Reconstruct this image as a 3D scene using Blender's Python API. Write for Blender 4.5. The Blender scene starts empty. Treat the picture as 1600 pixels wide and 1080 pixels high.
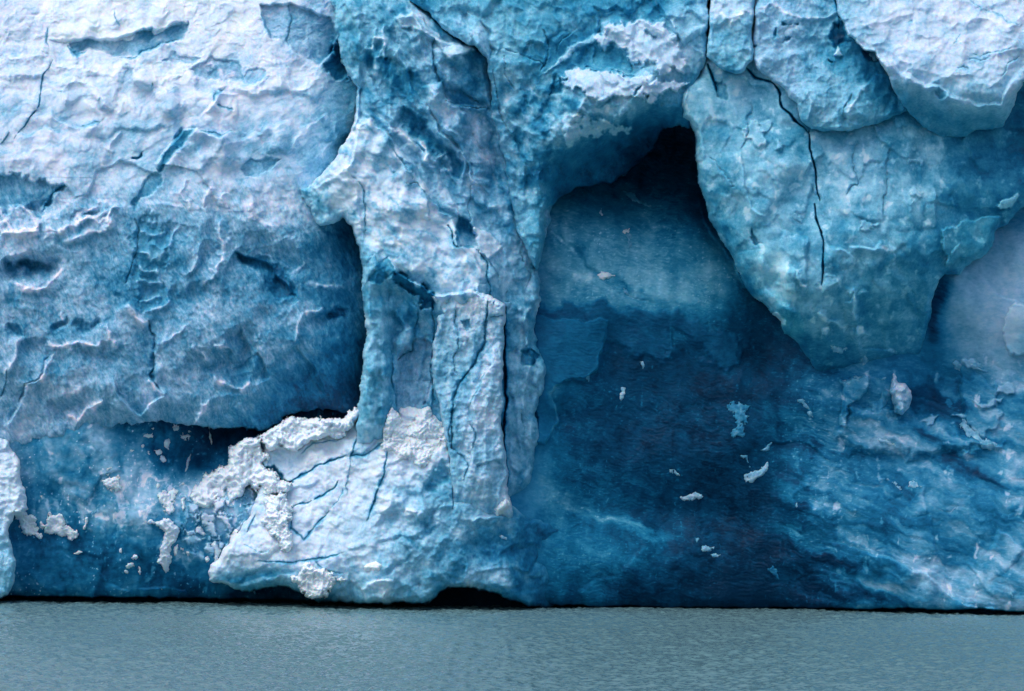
import bpy, math, random
import numpy as np
random.seed(7)

# ------------------------------------------------------------------ camera, sky, sun, exposure
SSS = True
STEP = 1.15                       # sculpting grid, in units of 4 cm at the ice front
D = 250.0                        # metres from the boat to the ice front
K = 25.0                         # picture units per metre there
F = D * K
EYE = 10.0                       # eye height above the lake
HY = 700.0                       # picture row of the horizon
ROLL = math.atan(20.0 / 1600.0)
scene = bpy.context.scene
cam = bpy.data.cameras.new("camera"); cam_ob = bpy.data.objects.new("camera", cam)
scene.collection.objects.link(cam_ob); scene.camera = cam_ob
cam.sensor_fit = 'HORIZONTAL'; cam.sensor_width = 36.0
cam.lens = 36.0 * F / 1600.0
cam.shift_y = (HY - 540.0) / 1600.0
cam.clip_start = 1.0; cam.clip_end = 30000.0
cam_ob.location = (0, 0, EYE)
cam_ob.rotation_euler = (math.radians(90), -ROLL, 0)

SUN_EL, SUN_AZ = math.radians(58), math.radians(222)     # azimuth clockwise from +Y (camera looks along +Y)
world = bpy.data.worlds.new("World"); scene.world = world; world.use_nodes = True
wn = world.node_tree; bg = wn.nodes['Background']
sky = wn.nodes.new('ShaderNodeTexSky'); sky.sky_type = 'NISHITA'; sky.sun_disc = False
sky.sun_elevation = SUN_EL; sky.sun_rotation = SUN_AZ; sky.air_density = 1.0; sky.dust_density = 3.0; sky.ozone_density = 1.5
wn.links.new(sky.outputs[0], bg.inputs[0]); bg.inputs[1].default_value = 0.13
sun = bpy.data.lights.new("sun", 'SUN'); sun.energy = 1.0; sun.angle = math.radians(50); sun.color = (1.0, 0.975, 0.95)
sun_ob = bpy.data.objects.new("sun", sun); scene.collection.objects.link(sun_ob)
sx, sy, sz = math.sin(SUN_AZ) * math.cos(SUN_EL), math.cos(SUN_AZ) * math.cos(SUN_EL), math.sin(SUN_EL)
from mathutils import Vector
sun_ob.rotation_euler = Vector((sx, sy, sz)).to_track_quat('Z', 'Y').to_euler()
scene.view_settings.view_transform = 'Standard'; scene.view_settings.look = 'None'
scene.view_settings.gamma = 1.0; scene.view_settings.exposure = 0.40
scene.cycles.max_bounces = 6; scene.cycles.diffuse_bounces = 3

# ------------------------------------------------------------------ noise
rs = np.random.RandomState(3)
PERM = np.tile(rs.permutation(256).astype(np.int32), 4)
GA = rs.rand(256) * 2 * np.pi
GX, GY = np.cos(GA).astype(np.float32), np.sin(GA).astype(np.float32)
R1, R2, R3 = (rs.rand(256).astype(np.float32) for _ in range(3))
def hsh(ix, iy, seed):
    return PERM[(PERM[(ix + seed * 17) & 255] + iy + seed * 31) & 255]
def gn(x, y, seed=0):
    xf = np.floor(x); yf = np.floor(y); ix = xf.astype(np.int32); iy = yf.astype(np.int32)
    fx = (x - xf).astype(np.float32); fy = (y - yf).astype(np.float32)
    u = fx * fx * fx * (fx * (fx * 6 - 15) + 10); v = fy * fy * fy * (fy * (fy * 6 - 15) + 10)
    def g(a, b):
        h = hsh(ix + a, iy + b, seed); return GX[h] * (fx - a) + GY[h] * (fy - b)
    a = g(0, 0); b = g(1, 0); c = g(0, 1); d = g(1, 1)
    a = a + (b - a) * u; c = c + (d - c) * u
    return (a + (c - a) * v) * 1.5
def fbm(x, y, sc, o=4, seed=0, gain=.5):
    r = 0; a = 1.0; f = 1.0 / sc
    for i in range(o):
        r = r + a * gn(x * f + i * 9.7, y * f + i * 3.1, seed + i); a *= gain; f *= 2.03
    return r
def ridged(x, y, sc, o=4, seed=0, gain=.5):
    r = 0; a = 1.0; f = 1.0 / sc; w = 1.0
    for i in range(o):
        n = 1 - np.abs(gn(x * f + i * 5.3, y * f + i * 7.7, seed + i)) * 1.6
        n = n * n; r = r + a * n * w; w = np.clip(n, 0, 1); a *= gain; f *= 2.1
    return r - 1.0
def worley(x, y, sc, seed=0):
    x = x / sc; y = y / sc; xf = np.floor(x); yf = np.floor(y)
    ix = xf.astype(np.int32); iy = yf.astype(np.int32); fx = x - xf; fy = y - yf
    f1 = np.full(x.shape, 9., np.float32); f2 = f1.copy(); idd = np.zeros(x.shape, np.int32)
    px = np.zeros(x.shape, np.float32); py = px.copy()
    for a in (-1, 0, 1):
        for b in (-1, 0, 1):
            h = hsh(ix + a, iy + b, seed)
            dx = (a + R1[h] - fx); dy = (b + R2[h] - fy); d = np.sqrt(dx * dx + dy * dy)
            m = d < f1
            f2 = np.where(m, f1, np.minimum(f2, d)); f1 = np.where(m, d, f1)
            idd = np.where(m, h, idd); px = np.where(m, dx, px); py = np.where(m, dy, py)
    return f1, f2, idd, px, py
def facets(x, y, sc, seed=0):          # broken planes, each with its own tilt
    f1, f2, h, dx, dy = worley(x, y, sc, seed)
    r = (GX[h] * dx + GY[h] * dy) * .9 + (R3[h] - .5) * .6
    return blur(r, max(1, round(sc * .045 / STEP))).astype(np.float32)
def tones(x, y, sc, seed=0):           # neighbouring planes of slightly different ice
    h = worley(x, y, sc, seed)[2]; return blur(R2[h] - .5, 2).astype(np.float32)
def shards(g, ang, lx, ly, seed, bias=.5, wp=8, blr=1):      # splintered plates along a grain: each leans out at its lower end; also a tone per plate
    x, y = rot(g.X + g.wx * wp, g.Y + g.wy * wp, ang, lx, ly); f1, f2, h, dx, dy = worley(x, y, 1.0, seed)
    s_, c_ = math.sin(math.radians(ang)), math.cos(math.radians(ang)); down = -(dx * lx * s_ + dy * ly * c_) / max(abs(lx * s_), abs(ly * c_))
    r = GX[h] * dx * .5 + GY[h] * dy * .5 + bias * down + (R3[h] - .5) * .7
    return blur(r, blr).astype(np.float32), blur(R2[h] - .5, blr).astype(np.float32)
def cups(x, y, sc, seed=0):            # melt scallops: hollows with sharp rims
    f1, f2, h, dx, dy = worley(x, y, sc, seed)
    return f1 * f1 - .35
def rot(x, y, deg, sx=1., sy=1.):      # coordinates along / across a grain
    a = math.radians(deg); c, s = math.cos(a), math.sin(a)
    return (x * c + y * s) / sx, (-x * s + y * c) / sy
def sm(a, b, v):    # smooth step from a to b
    t = np.clip((v - a) / (b - a), 0, 1); return t * t * (3 - 2 * t)
def Z(r, pts):                         # coordinates read in one of nine enlarged views
    ox = (0, 530, 1060)[(r - 1) % 3]; oy = (0, 340, 660)[(r - 1) // 3]; k = 540 / 1598.
    return [(ox + p[0] * k, oy + p[1] * k) + tuple(p[2:]) for p in pts]
def rbf(pts, vals, X, Y):
    P = np.array(pts, float); V = np.array(vals, float).reshape(len(pts), -1); n = len(P)
    d = np.sqrt(((P[:, None] - P[None]) ** 2).sum(-1)) / 100
    A = np.zeros((n + 1, n + 1)); A[:n, :n] = -d - np.eye(n) * 1e-3; A[:n, n] = 1; A[n, :n] = 1
    W = np.linalg.solve(A, np.vstack([V, np.zeros((1, V.shape[1]))]))
    xs = X[0, ::8]; ys = Y[::8, 0]
    if xs[-1] < X[0, -1]: xs = np.append(xs, X[0, -1])
    if ys[-1] < Y[-1, 0]: ys = np.append(ys, Y[-1, 0])
    gx, gy = np.meshgrid(xs, ys)
    out = []
    Dm = np.sqrt((gx.ravel()[:, None] - P[:, 0]) ** 2 + (gy.ravel()[:, None] - P[:, 1]) ** 2) / 100
    G = (-Dm) @ W[:n] + W[n]
    for k in range(V.shape[1]):
        g = G[:, k].reshape(gx.shape)
        r = np.array([np.interp(X[0], xs, row) for row in g])
        r = np.array([np.interp(Y[:, 0], ys, r[:, j]) for j in range(r.shape[1])]).T
        out.append(blur(r, 7).astype(np.float32))
    return out
def blur(a, r):
    r = int(r)
    if r < 1: return a
    for _ in range(2):
        for ax in (0, 1):
            p = [(0, 0), (0, 0)]; p[ax] = (r + 1, r)
            c = np.cumsum(np.pad(a, p, mode='edge').astype(np.float64), axis=ax); n = a.shape[ax]
            hi = [slice(None)] * 2; lo = [slice(None)] * 2
            hi[ax] = slice(2 * r + 1, 2 * r + 1 + n); lo[ax] = slice(0, n)
            a = (c[tuple(hi)] - c[tuple(lo)]) / (2 * r + 1)
    return a

class Ice:
    """A body of ice being sculpted: s = metres in front of the ice front, t = ice kind (0 snow .. 1 clear navy ice) plus painted shade of recesses and undersides, u = tint"""
    def __init__(g, x0, y0, x1, y1, ctrl, step=None):
        st = step or STEP; g.st = st
        g.X, g.Y = np.meshgrid(np.arange(x0, x1 + st, st).astype(np.float32), np.arange(y0, y1 + st, st).astype(np.float32))
        if len(ctrl) == 1: g.s, g.t, g.u = (np.full(g.X.shape, v, np.float32) for v in ctrl[0][2:5])
        else: g.s, g.t, g.u = rbf([c[:2] for c in ctrl], [c[2:5] for c in ctrl], g.X, g.Y)
        g.wx = fbm(g.X, g.Y, 40, 4, 51) ; g.wy = fbm(g.X, g.Y, 40, 4, 77)      # warp for natural outlines
    def win(g, pts, pad):
        xs = [p[0] for p in pts]; ys = [p[1] for p in pts]
        i0 = max(0, int((min(xs) - pad - g.X[0, 0]) / g.st)); i1 = min(g.X.shape[1], int((max(xs) + pad - g.X[0, 0]) / g.st) + 2)
        j0 = max(0, int((min(ys) - pad - g.Y[0, 0]) / g.st)); j1 = min(g.X.shape[0], int((max(ys) + pad - g.Y[0, 0]) / g.st) + 2)
        return (slice(j0, max(j0, j1)), slice(i0, max(i0, i1)))
    def coords(g, w, warp):
        X, Y = g.X[w], g.Y[w]
        return X + g.wx[w] * warp, Y + g.wy[w] * warp
    def sdf(g, poly, w, warp=0):       # > 0 inside
        X, Y = g.coords(w, warp); d = np.full(X.shape, 1e9, np.float32); ins = np.zeros(X.shape, bool); n = len(poly)
        for i in range(n):
            (ax, ay), (bx, by) = poly[i][:2], poly[(i + 1) % n][:2]
            ex, ey = bx - ax, by - ay; L = ex * ex + ey * ey + 1e-9
            k = np.clip(((X - ax) * ex + (Y - ay) * ey) / L, 0, 1)
            d = np.minimum(d, (X - ax - k * ex) ** 2 + (Y - ay - k * ey) ** 2)
            if ay != by:
                c = ((ay > Y) != (by > Y)) & (X < (bx - ax) * (Y - ay) / (by - ay) + ax); ins ^= c
        d = np.sqrt(d); return np.where(ins, d, -d)
    def line(g, pts, w, warp=0):       # distance, side sign, arc position 0..1
        X, Y = g.coords(w, warp); d = np.full(X.shape, 1e9, np.float32); sg = np.zeros(X.shape, np.float32); ar = sg.copy()
        L = [0]
        for i in range(len(pts) - 1): L.append(L[-1] + math.dist(pts[i][:2], pts[i + 1][:2]))
        for i in range(len(pts) - 1):
            (ax, ay), (bx, by) = pts[i][:2], pts[i + 1][:2]; ex, ey = bx - ax, by - ay; l = ex * ex + ey * ey + 1e-9
            k = np.clip(((X - ax) * ex + (Y - ay) * ey) / l, 0, 1)
            dd = (X - ax - k * ex) ** 2 + (Y - ay - k * ey) ** 2; m = dd < d
            d = np.where(m, dd, d); sg = np.where(m, np.sign(ex * (Y - ay) - ey * (X - ax)), sg)
            ar = np.where(m, (L[i] + k * math.sqrt(l)) / L[-1], ar)
        return np.sqrt(d), sg, ar
    def patch(g, poly, ds=0, dt=0, du=0, soft=6, warp=6, t=None, u=None, rough=1.5):
        w = g.win(poly, soft + 12 + warp); m = sm(-soft / 2, soft / 2, g.sdf(poly, w, warp * 1.4) + (rough * fbm(g.X[w], g.Y[w], 14, 3, 5) if rough else 0))
        g.s[w] += ds * m; g.t[w] += dt * m; g.u[w] += du * m
        if t is not None: g.t[w] += (t - g.t[w]) * m
        if u is not None: g.u[w] += (u - g.u[w]) * m
        return g
    def dome(g, poly, ds, soft=20, warp=5, dt=0):
        w = g.win(poly, 20 + warp); d = g.sdf(poly, w, warp); k = np.clip(d / soft, 0, 1)
        g.s[w] += ds * np.sqrt(np.clip(1 - (1 - k) ** 2, 0, 1)); g.t[w] += dt * k
        return g
    def crack(g, pts, width=3, depth=.5, dt=.35, warp=3, tw=2.5, deep=False):     # tapered fissure of clear ice, with its blue glow and dark depth painted in
        w = g.win(pts, width * 5 + 50); d, sg, ar = g.line(pts, w, warp * 1.5 + 1); e = np.sqrt(np.clip(ar * (1 - ar) * 4, 0, 1))
        var = np.clip(.75 + .9 * gn(g.X[w] / 15, g.Y[w] / 15, 9) + .4 * gn(g.X[w] / 5, g.Y[w] / 5, 10), .05, 2)
        ww = width * (.12 + .88 * e) * ((.45 if deep else .50)) * (.55 + .5 * var if deep else var) + .05
        m = np.exp(-(d / (ww * .6)) ** 2); g.s[w] -= depth * (1 if deep else .45) * m
        g.s[w] += .07 * sg * np.exp(-d / 22) * np.clip(ar * (1 - ar) * 8, 0, 1)
        m2 = np.exp(-(d / (ww * .6 * tw)) ** 2) * np.clip(e * 1.5, 0, 1); goal = np.maximum(g.t[w], .9 if deep else min(.66, .28 + dt))
        g.t[w] += (goal - g.t[w]) * m2 * (1 if deep else .8)
        return g
    def band(g, pts, width=10, dt=.1, warp=8):     # soft layer of clearer or milkier ice, no relief
        w = g.win(pts, width * 3 + 10); d, sg, ar = g.line(pts, w, warp); e = np.clip(ar * (1 - ar) * 6, 0, 1)
        g.t[w] += dt * np.exp(-(d / width) ** 2) * e * (1 + .5 * fbm(*rot(g.X[w], g.Y[w], 22, 30, 5), 1, 3, 71))
        return g
    def ridge(g, pts, width=8, h=.3, dt=-.15, warp=4, sharp=1.2):  # raised crest, also painted paler like a lit rim
        w = g.win(pts, width * 4 + 8); d, sg, ar = g.line(pts, w, warp * 1.6); width = width * (.75 + .9 * np.clip(gn(g.X[w] / 19, g.Y[w] / 19, 34) + .5, 0, 1))
        e = np.clip(ar * (1 - ar) * 8, 0, 1) ** .5
        m = np.exp(-(d / width) ** sharp) * e; g.s[w] += 1.0 * h * m; g.t[w] += 1.15 * dt * np.exp(-(d / (width * .6)) ** 2) * e * (.6 + 1.2 * np.clip(gn(g.X[w] / 9, g.Y[w] / 9, 33) + .4, 0, 1))
        return g
    def scarp(g, pts, h=.6, fall=40, dt=0, soft=1.8, warp=4, dth=0):  # the side left of the path stands out by h, fading over fall
        w = g.win(pts, fall * 2.2); d, sg, ar = g.line(pts, w, warp)
        e = np.clip(ar * (1 - ar) * 10, 0, 1) ** .7
        sd = -sg * d; h = h * .85 * getattr(g, 'relief', 1) * np.clip(.9 + .8 * gn(g.X[w] / 28, g.Y[w] / 28, 37), .1, 1.5); soft = soft * (1 + .8 * np.clip(gn(g.X[w] / 23, g.Y[w] / 23, 38) + .3, 0, 1)); m = sm(-soft, soft, sd) * np.exp(-np.maximum(sd, 0) / fall) * e
        g.s[w] += h * m; g.t[w] += dt * m
        if dth: g.t[w] += dth * sm(-fall * .35, 0, sd) * (1 - sm(0, 2, sd)) * e     # darker, bluer tone along the foot of the step
        return g
    def bowl(g, x, y, rx, ry, ang, dep, dt=0):
        w = g.win([(x - max(rx, ry), y - max(rx, ry)), (x + max(rx, ry), y + max(rx, ry))], 10)
        a, b = rot(g.X[w] - x + g.wx[w] * 12, g.Y[w] - y + g.wy[w] * 12, ang, rx, ry); r = np.sqrt(a * a + b * b)
        k = np.clip(1 - r * r, 0, 1) * (1 - .7 * sm(-.3, .9, b)); g.s[w] -= dep * k; g.t[w] += dt * k
        return g
    def edge(g, poly, roll=10, depth=1.2, warp=4, rough=3, back=5.0):
        """give the body its outline: rounds the rim over `roll`, then turns back into the glacier"""
        w = (slice(None), slice(None)); g.sd = g.sdf(poly, w, warp) + rough * fbm(g.X, g.Y, 22, 4, 31)
        k = np.clip(g.sd / roll, 0, 1); g.s -= depth * (1 - np.sqrt(np.clip(1 - (1 - k) ** 2, 0, 1)))
        g.s -= back * sm(0.0, -2.2 * g.st, g.sd) if False else back * np.clip(-g.sd / (2.2 * g.st), 0, 1) ** .7
        g.keep = g.sd > -2.4 * g.st
        return g

def to_world(px, py, s):
    x = (px - 800.0); y = (py - 540.0)                       # undo the roll about the picture centre
    c, n = math.cos(ROLL), math.sin(ROLL)
    rx = x; ry = y + (540.0 - HY)                            # from the optical axis, down positive
    qx = rx * c + ry * n; qy = -rx * n + ry * c
    Yw = D - s
    return qx / F * Yw, Yw, EYE - qy / F * Yw

BODIES = []
def make(name, g, mat, parent=None, label=None, cat=None, group=None):
    if g.X.size > 20000: BODIES.append(g)
    X, Y, s = g.X, g.Y, g.s; keep = getattr(g, 'keep', np.ones(X.shape, bool))
    wx, wy, wz = to_world(X, Y, s); H, W = X.shape
    q = keep[:-1, :-1] & keep[1:, :-1] & keep[:-1, 1:] & keep[1:, 1:]
    idx = np.arange(H * W).reshape(H, W)
    a, b, c, d = idx[:-1, :-1][q], idx[:-1, 1:][q], idx[1:, 1:][q], idx[1:, :-1][q]
    F4 = np.stack([d, c, b, a], 1)
    used = np.zeros(H * W, bool); used[F4.ravel()] = True
    rem = np.cumsum(used) - 1
    co = np.stack([wx, wy, wz], -1).reshape(-1, 3)[used].astype(np.float32)
    org = co.mean(0); org[2] = 0
    F4 = rem[F4]; n = len(co); m = len(F4)
    me = bpy.data.meshes.new(name)
    me.vertices.add(n); me.vertices.foreach_set('co', (co - org).ravel())
    me.loops.add(m * 4); me.loops.foreach_set('vertex_index', F4.ravel().astype(np.int32))
    me.polygons.add(m); me.polygons.foreach_set('loop_start', np.arange(0, m * 4, 4, dtype=np.int32))
    me.update(calc_edges=True)
    me.polygons.foreach_set('use_smooth', np.ones(m, bool))
    at = me.attributes.new('ice_kind_shade', 'FLOAT_COLOR', 'POINT')  # first channel: ice kind, with shade of hollows and undersides painted in
    col = np.zeros((n, 4), np.float32)
    col[:, 0] = np.clip(g.t.reshape(-1)[used], 0, 1); col[:, 1] = np.clip((g.u.reshape(-1)[used] * .7 + .08) * .5 + .5, 0, 1); col[:, 3] = 1
    at.data.foreach_set('color', col.ravel())
    me.materials.append(mat); me.update()
    ob = bpy.data.objects.new(name, me); scene.collection.objects.link(ob); ob.location = org.tolist()
    if parent is not None:
        ob.parent = parent; ob.location = [org[i] - parent.location[i] for i in range(3)]
    if label: ob['label'] = label
    if cat: ob['category'] = cat
    if group: ob['group'] = group
    return ob

# ------------------------------------------------------------------ materials
def nd(nt, typ, **kw):
    n = nt.nodes.new(typ)
    for k, v in kw.items():
        if k in n.inputs: n.inputs[k].default_value = v
        else: setattr(n, k, v)
    return n
def lk(nt, a, b): nt.links.new(a, b)
def ice_material(name, grain=1.0, snow=False, streak=0.0, angle=0.0):
    m = bpy.data.materials.new(name); m.use_nodes = True; nt = m.node_tree; bs = nt.nodes['Principled BSDF']
    at = nd(nt, 'ShaderNodeAttribute', attribute_name='ice_kind_shade'); sp = nd(nt, 'ShaderNodeSeparateColor'); lk(nt, at.outputs['Color'], sp.inputs[0])
    ge = nd(nt, 'ShaderNodeNewGeometry'); mp = nd(nt, 'ShaderNodeMapping'); lk(nt, ge.outputs['Position'], mp.inputs['Vector'])
    mp.inputs['Rotation'].default_value = (0, math.radians(angle), 0); mp.inputs['Scale'].default_value = (1 - .82 * streak, 1, 1)
    n1 = nd(nt, 'ShaderNodeTexNoise', Scale=5.5, Detail=7.0, Roughness=.68); lk(nt, mp.outputs[0], n1.inputs['Vector'])
    n2 = nd(nt, 'ShaderNodeTexNoise', Scale=1.1, Detail=5.0, Roughness=.6); lk(nt, ge.outputs['Position'], n2.inputs['Vector'])
    def math_(op, a, b):
        q = nd(nt, 'ShaderNodeMath', operation=op)
        for i, v in enumerate((a, b)):
            if isinstance(v, (int, float)): q.inputs[i].default_value = v
            else: lk(nt, v, q.inputs[i])
        return q.outputs[0]
    d1 = math_('MULTIPLY', math_('SUBTRACT', n1.outputs['Fac'], .5), .36 * grain)
    d2 = math_('MULTIPLY', math_('SUBTRACT', n2.outputs['Fac'], .5), .30 * grain)
    tt = math_('ADD', math_('ADD', sp.outputs[0], d1), d2)
    rp = nd(nt, 'ShaderNodeValToRGB'); lk(nt, tt, rp.inputs[0]); e = rp.color_ramp.elements
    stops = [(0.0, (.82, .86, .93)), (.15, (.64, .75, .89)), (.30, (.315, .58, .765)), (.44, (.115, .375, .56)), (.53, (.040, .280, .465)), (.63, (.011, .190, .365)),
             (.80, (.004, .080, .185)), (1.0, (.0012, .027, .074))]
    e[0].position = 0; e[0].color = stops[0][1] + (1,); e[1].position = 1; e[1].color = stops[-1][1] + (1,)
    for p, c in stops[1:-1]:
        k = e.new(p); k.color = c + (1,)
    # tint: 0 lavender grey, .5 neutral, 1 teal
    tr = nd(nt, 'ShaderNodeValToRGB');  lk(nt, sp.outputs[1], tr.inputs[0]); te = tr.color_ramp.elements
    te[0].color = (1.5, .96, .92, 1); te[1].color = (.58, 1.06, .97, 1); k = te.new(.5); k.color = (1, 1, 1, 1)
    mx = nd(nt, 'ShaderNodeMix', data_type='RGBA', blend_type='MULTIPLY'); mx.inputs[0].default_value = 1
    lk(nt, rp.outputs[0], mx.inputs[6]); lk(nt, tr.outputs[0], mx.inputs[7]); lk(nt, mx.outputs[2], bs.inputs['Base Color'])
    ro = nd(nt, 'ShaderNodeMapRange'); lk(nt, sp.outputs[0], ro.inputs[0]); ro.inputs[1].default_value = .2; ro.inputs[2].default_value = .9
    ro.inputs[3].default_value = .85; ro.inputs[4].default_value = .42; lk(nt, ro.outputs[0], bs.inputs['Roughness'])
    bs.inputs['Subsurface Weight'].default_value = .0 if not SSS else .75; bs.inputs['Subsurface Radius'].default_value = (.16, .5, .8); bs.inputs['Subsurface Scale'].default_value = .24
    bs.inputs['IOR'].default_value = 1.31; bs.inputs['Specular IOR Level'].default_value = .35 if not streak else .12
    n3 = nd(nt, 'ShaderNodeTexNoise', Scale=3.2, Detail=9.0, Roughness=.72); lk(nt, mp.outputs[0], n3.inputs['Vector'])
    bp = nd(nt, 'ShaderNodeBump', Strength=.4, Distance=.06 * grain); lk(nt, n3.outputs['Fac'], bp.inputs['Height']); lk(nt, bp.outputs[0], bs.inputs['Normal'])
    return m
M_ICE = ice_material('weathered_ice', 1.0)
M_CLEAR = ice_material('clear_ice', .7, streak=.6, angle=14)
M_SNOW = ice_material('snow', .45)

# ------------------------------------------------------------------ the lake
def water():
    import bmesh
    m = bpy.data.materials.new('lake_water'); m.use_nodes = True; nt = m.node_tree; bs = nt.nodes['Principled BSDF']
    bs.inputs['Base Color'].default_value = (.12, .225, .235, 1); bs.inputs['Roughness'].default_value = .08; bs.inputs['IOR'].default_value = 1.333
    ge = nd(nt, 'ShaderNodeNewGeometry')
    mp = nd(nt, 'ShaderNodeMapping'); lk(nt, ge.outputs['Position'], mp.inputs[0]); mp.inputs['Scale'].default_value = (1, .55, 1)
    a = nd(nt, 'ShaderNodeTexNoise', Scale=2.6, Detail=5.0, Roughness=.62); lk(nt, mp.outputs[0], a.inputs[0])
    b = nd(nt, 'ShaderNodeBump', Strength=1.0, Distance=.075); lk(nt, a.outputs['Fac'], b.inputs['Height']); lk(nt, b.outputs[0], bs.inputs['Normal'])
    def sheet(x0, x1, y0, y1, nx, ny, waves):
        xs = np.linspace(x0, x1, nx); ys = np.linspace(y0, y1, ny); X, Y = np.meshgrid(xs, ys)
        z = np.zeros(X.shape)
        if waves:
            z = .055 * fbm(X, Y * .6, 2.2, 3, 4) + .060 * ridged(X, Y * .7, .95, 3, 8) + .05 * fbm(X, Y * .8, .5, 2, 18) + .035 * fbm(X, Y, 11, 2, 2)
            f = np.minimum.reduce([sm(0, 6, X - x0), sm(0, 6, x1 - X), sm(0, 6, Y - y0), sm(0, 4, y1 - Y)]); z = z * f
        return X, Y, z
    V = []; Fs = []; off = 0
    for args in [(-50, 50, 140, 262, 900, 1300, True), (-700, -50, -100, 262, 2, 2, False), (50, 700, -100, 262, 2, 2, False), (-50, 50, -100, 140, 2, 2, False)]:
        X, Y, z = sheet(*args); H, W = X.shape; idx = np.arange(H * W).reshape(H, W) + off
        V.append(np.stack([X, Y, z], -1).reshape(-1, 3)); Fs.append(np.stack([idx[:-1, :-1], idx[:-1, 1:], idx[1:, 1:], idx[1:, :-1]], -1).reshape(-1, 4)); off += H * W
    V = np.vstack(V); Fs = np.vstack(Fs); me = bpy.data.meshes.new('water')
    me.vertices.add(len(V)); me.vertices.foreach_set('co', V.ravel().astype(np.float32))
    me.loops.add(Fs.size); me.loops.foreach_set('vertex_index', Fs.ravel().astype(np.int32))
    me.polygons.add(len(Fs)); me.polygons.foreach_set('loop_start', np.arange(0, Fs.size, 4, dtype=np.int32)); me.update(calc_edges=True)
    me.polygons.foreach_set('use_smooth', np.ones(len(Fs), bool)); me.materials.append(m)
    o = bpy.data.objects.new('water', me); scene.collection.objects.link(o); o['kind'] = 'structure'
water()

def undercut(g, lip, back=2.6, drop=3.0):
    """melt notch at the waterline: below the lip the ice steps back"""
    xs = [p[0] for p in lip]; ys = [p[1] for p in lip]
    L = np.interp(g.X, xs, ys) + 1.2 * fbm(g.X, g.Y * 0, 17, 3, 13) + 2.6 * fbm(g.X, g.Y * 0, 60, 3, 12)
    g.s -= back * sm(-.5, drop, g.Y - L) + .5 * np.exp(-np.clip(L - g.Y, 0, None) / 7)
    g.t += .5 * sm(-2, 3, g.Y - L)
    return g

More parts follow.
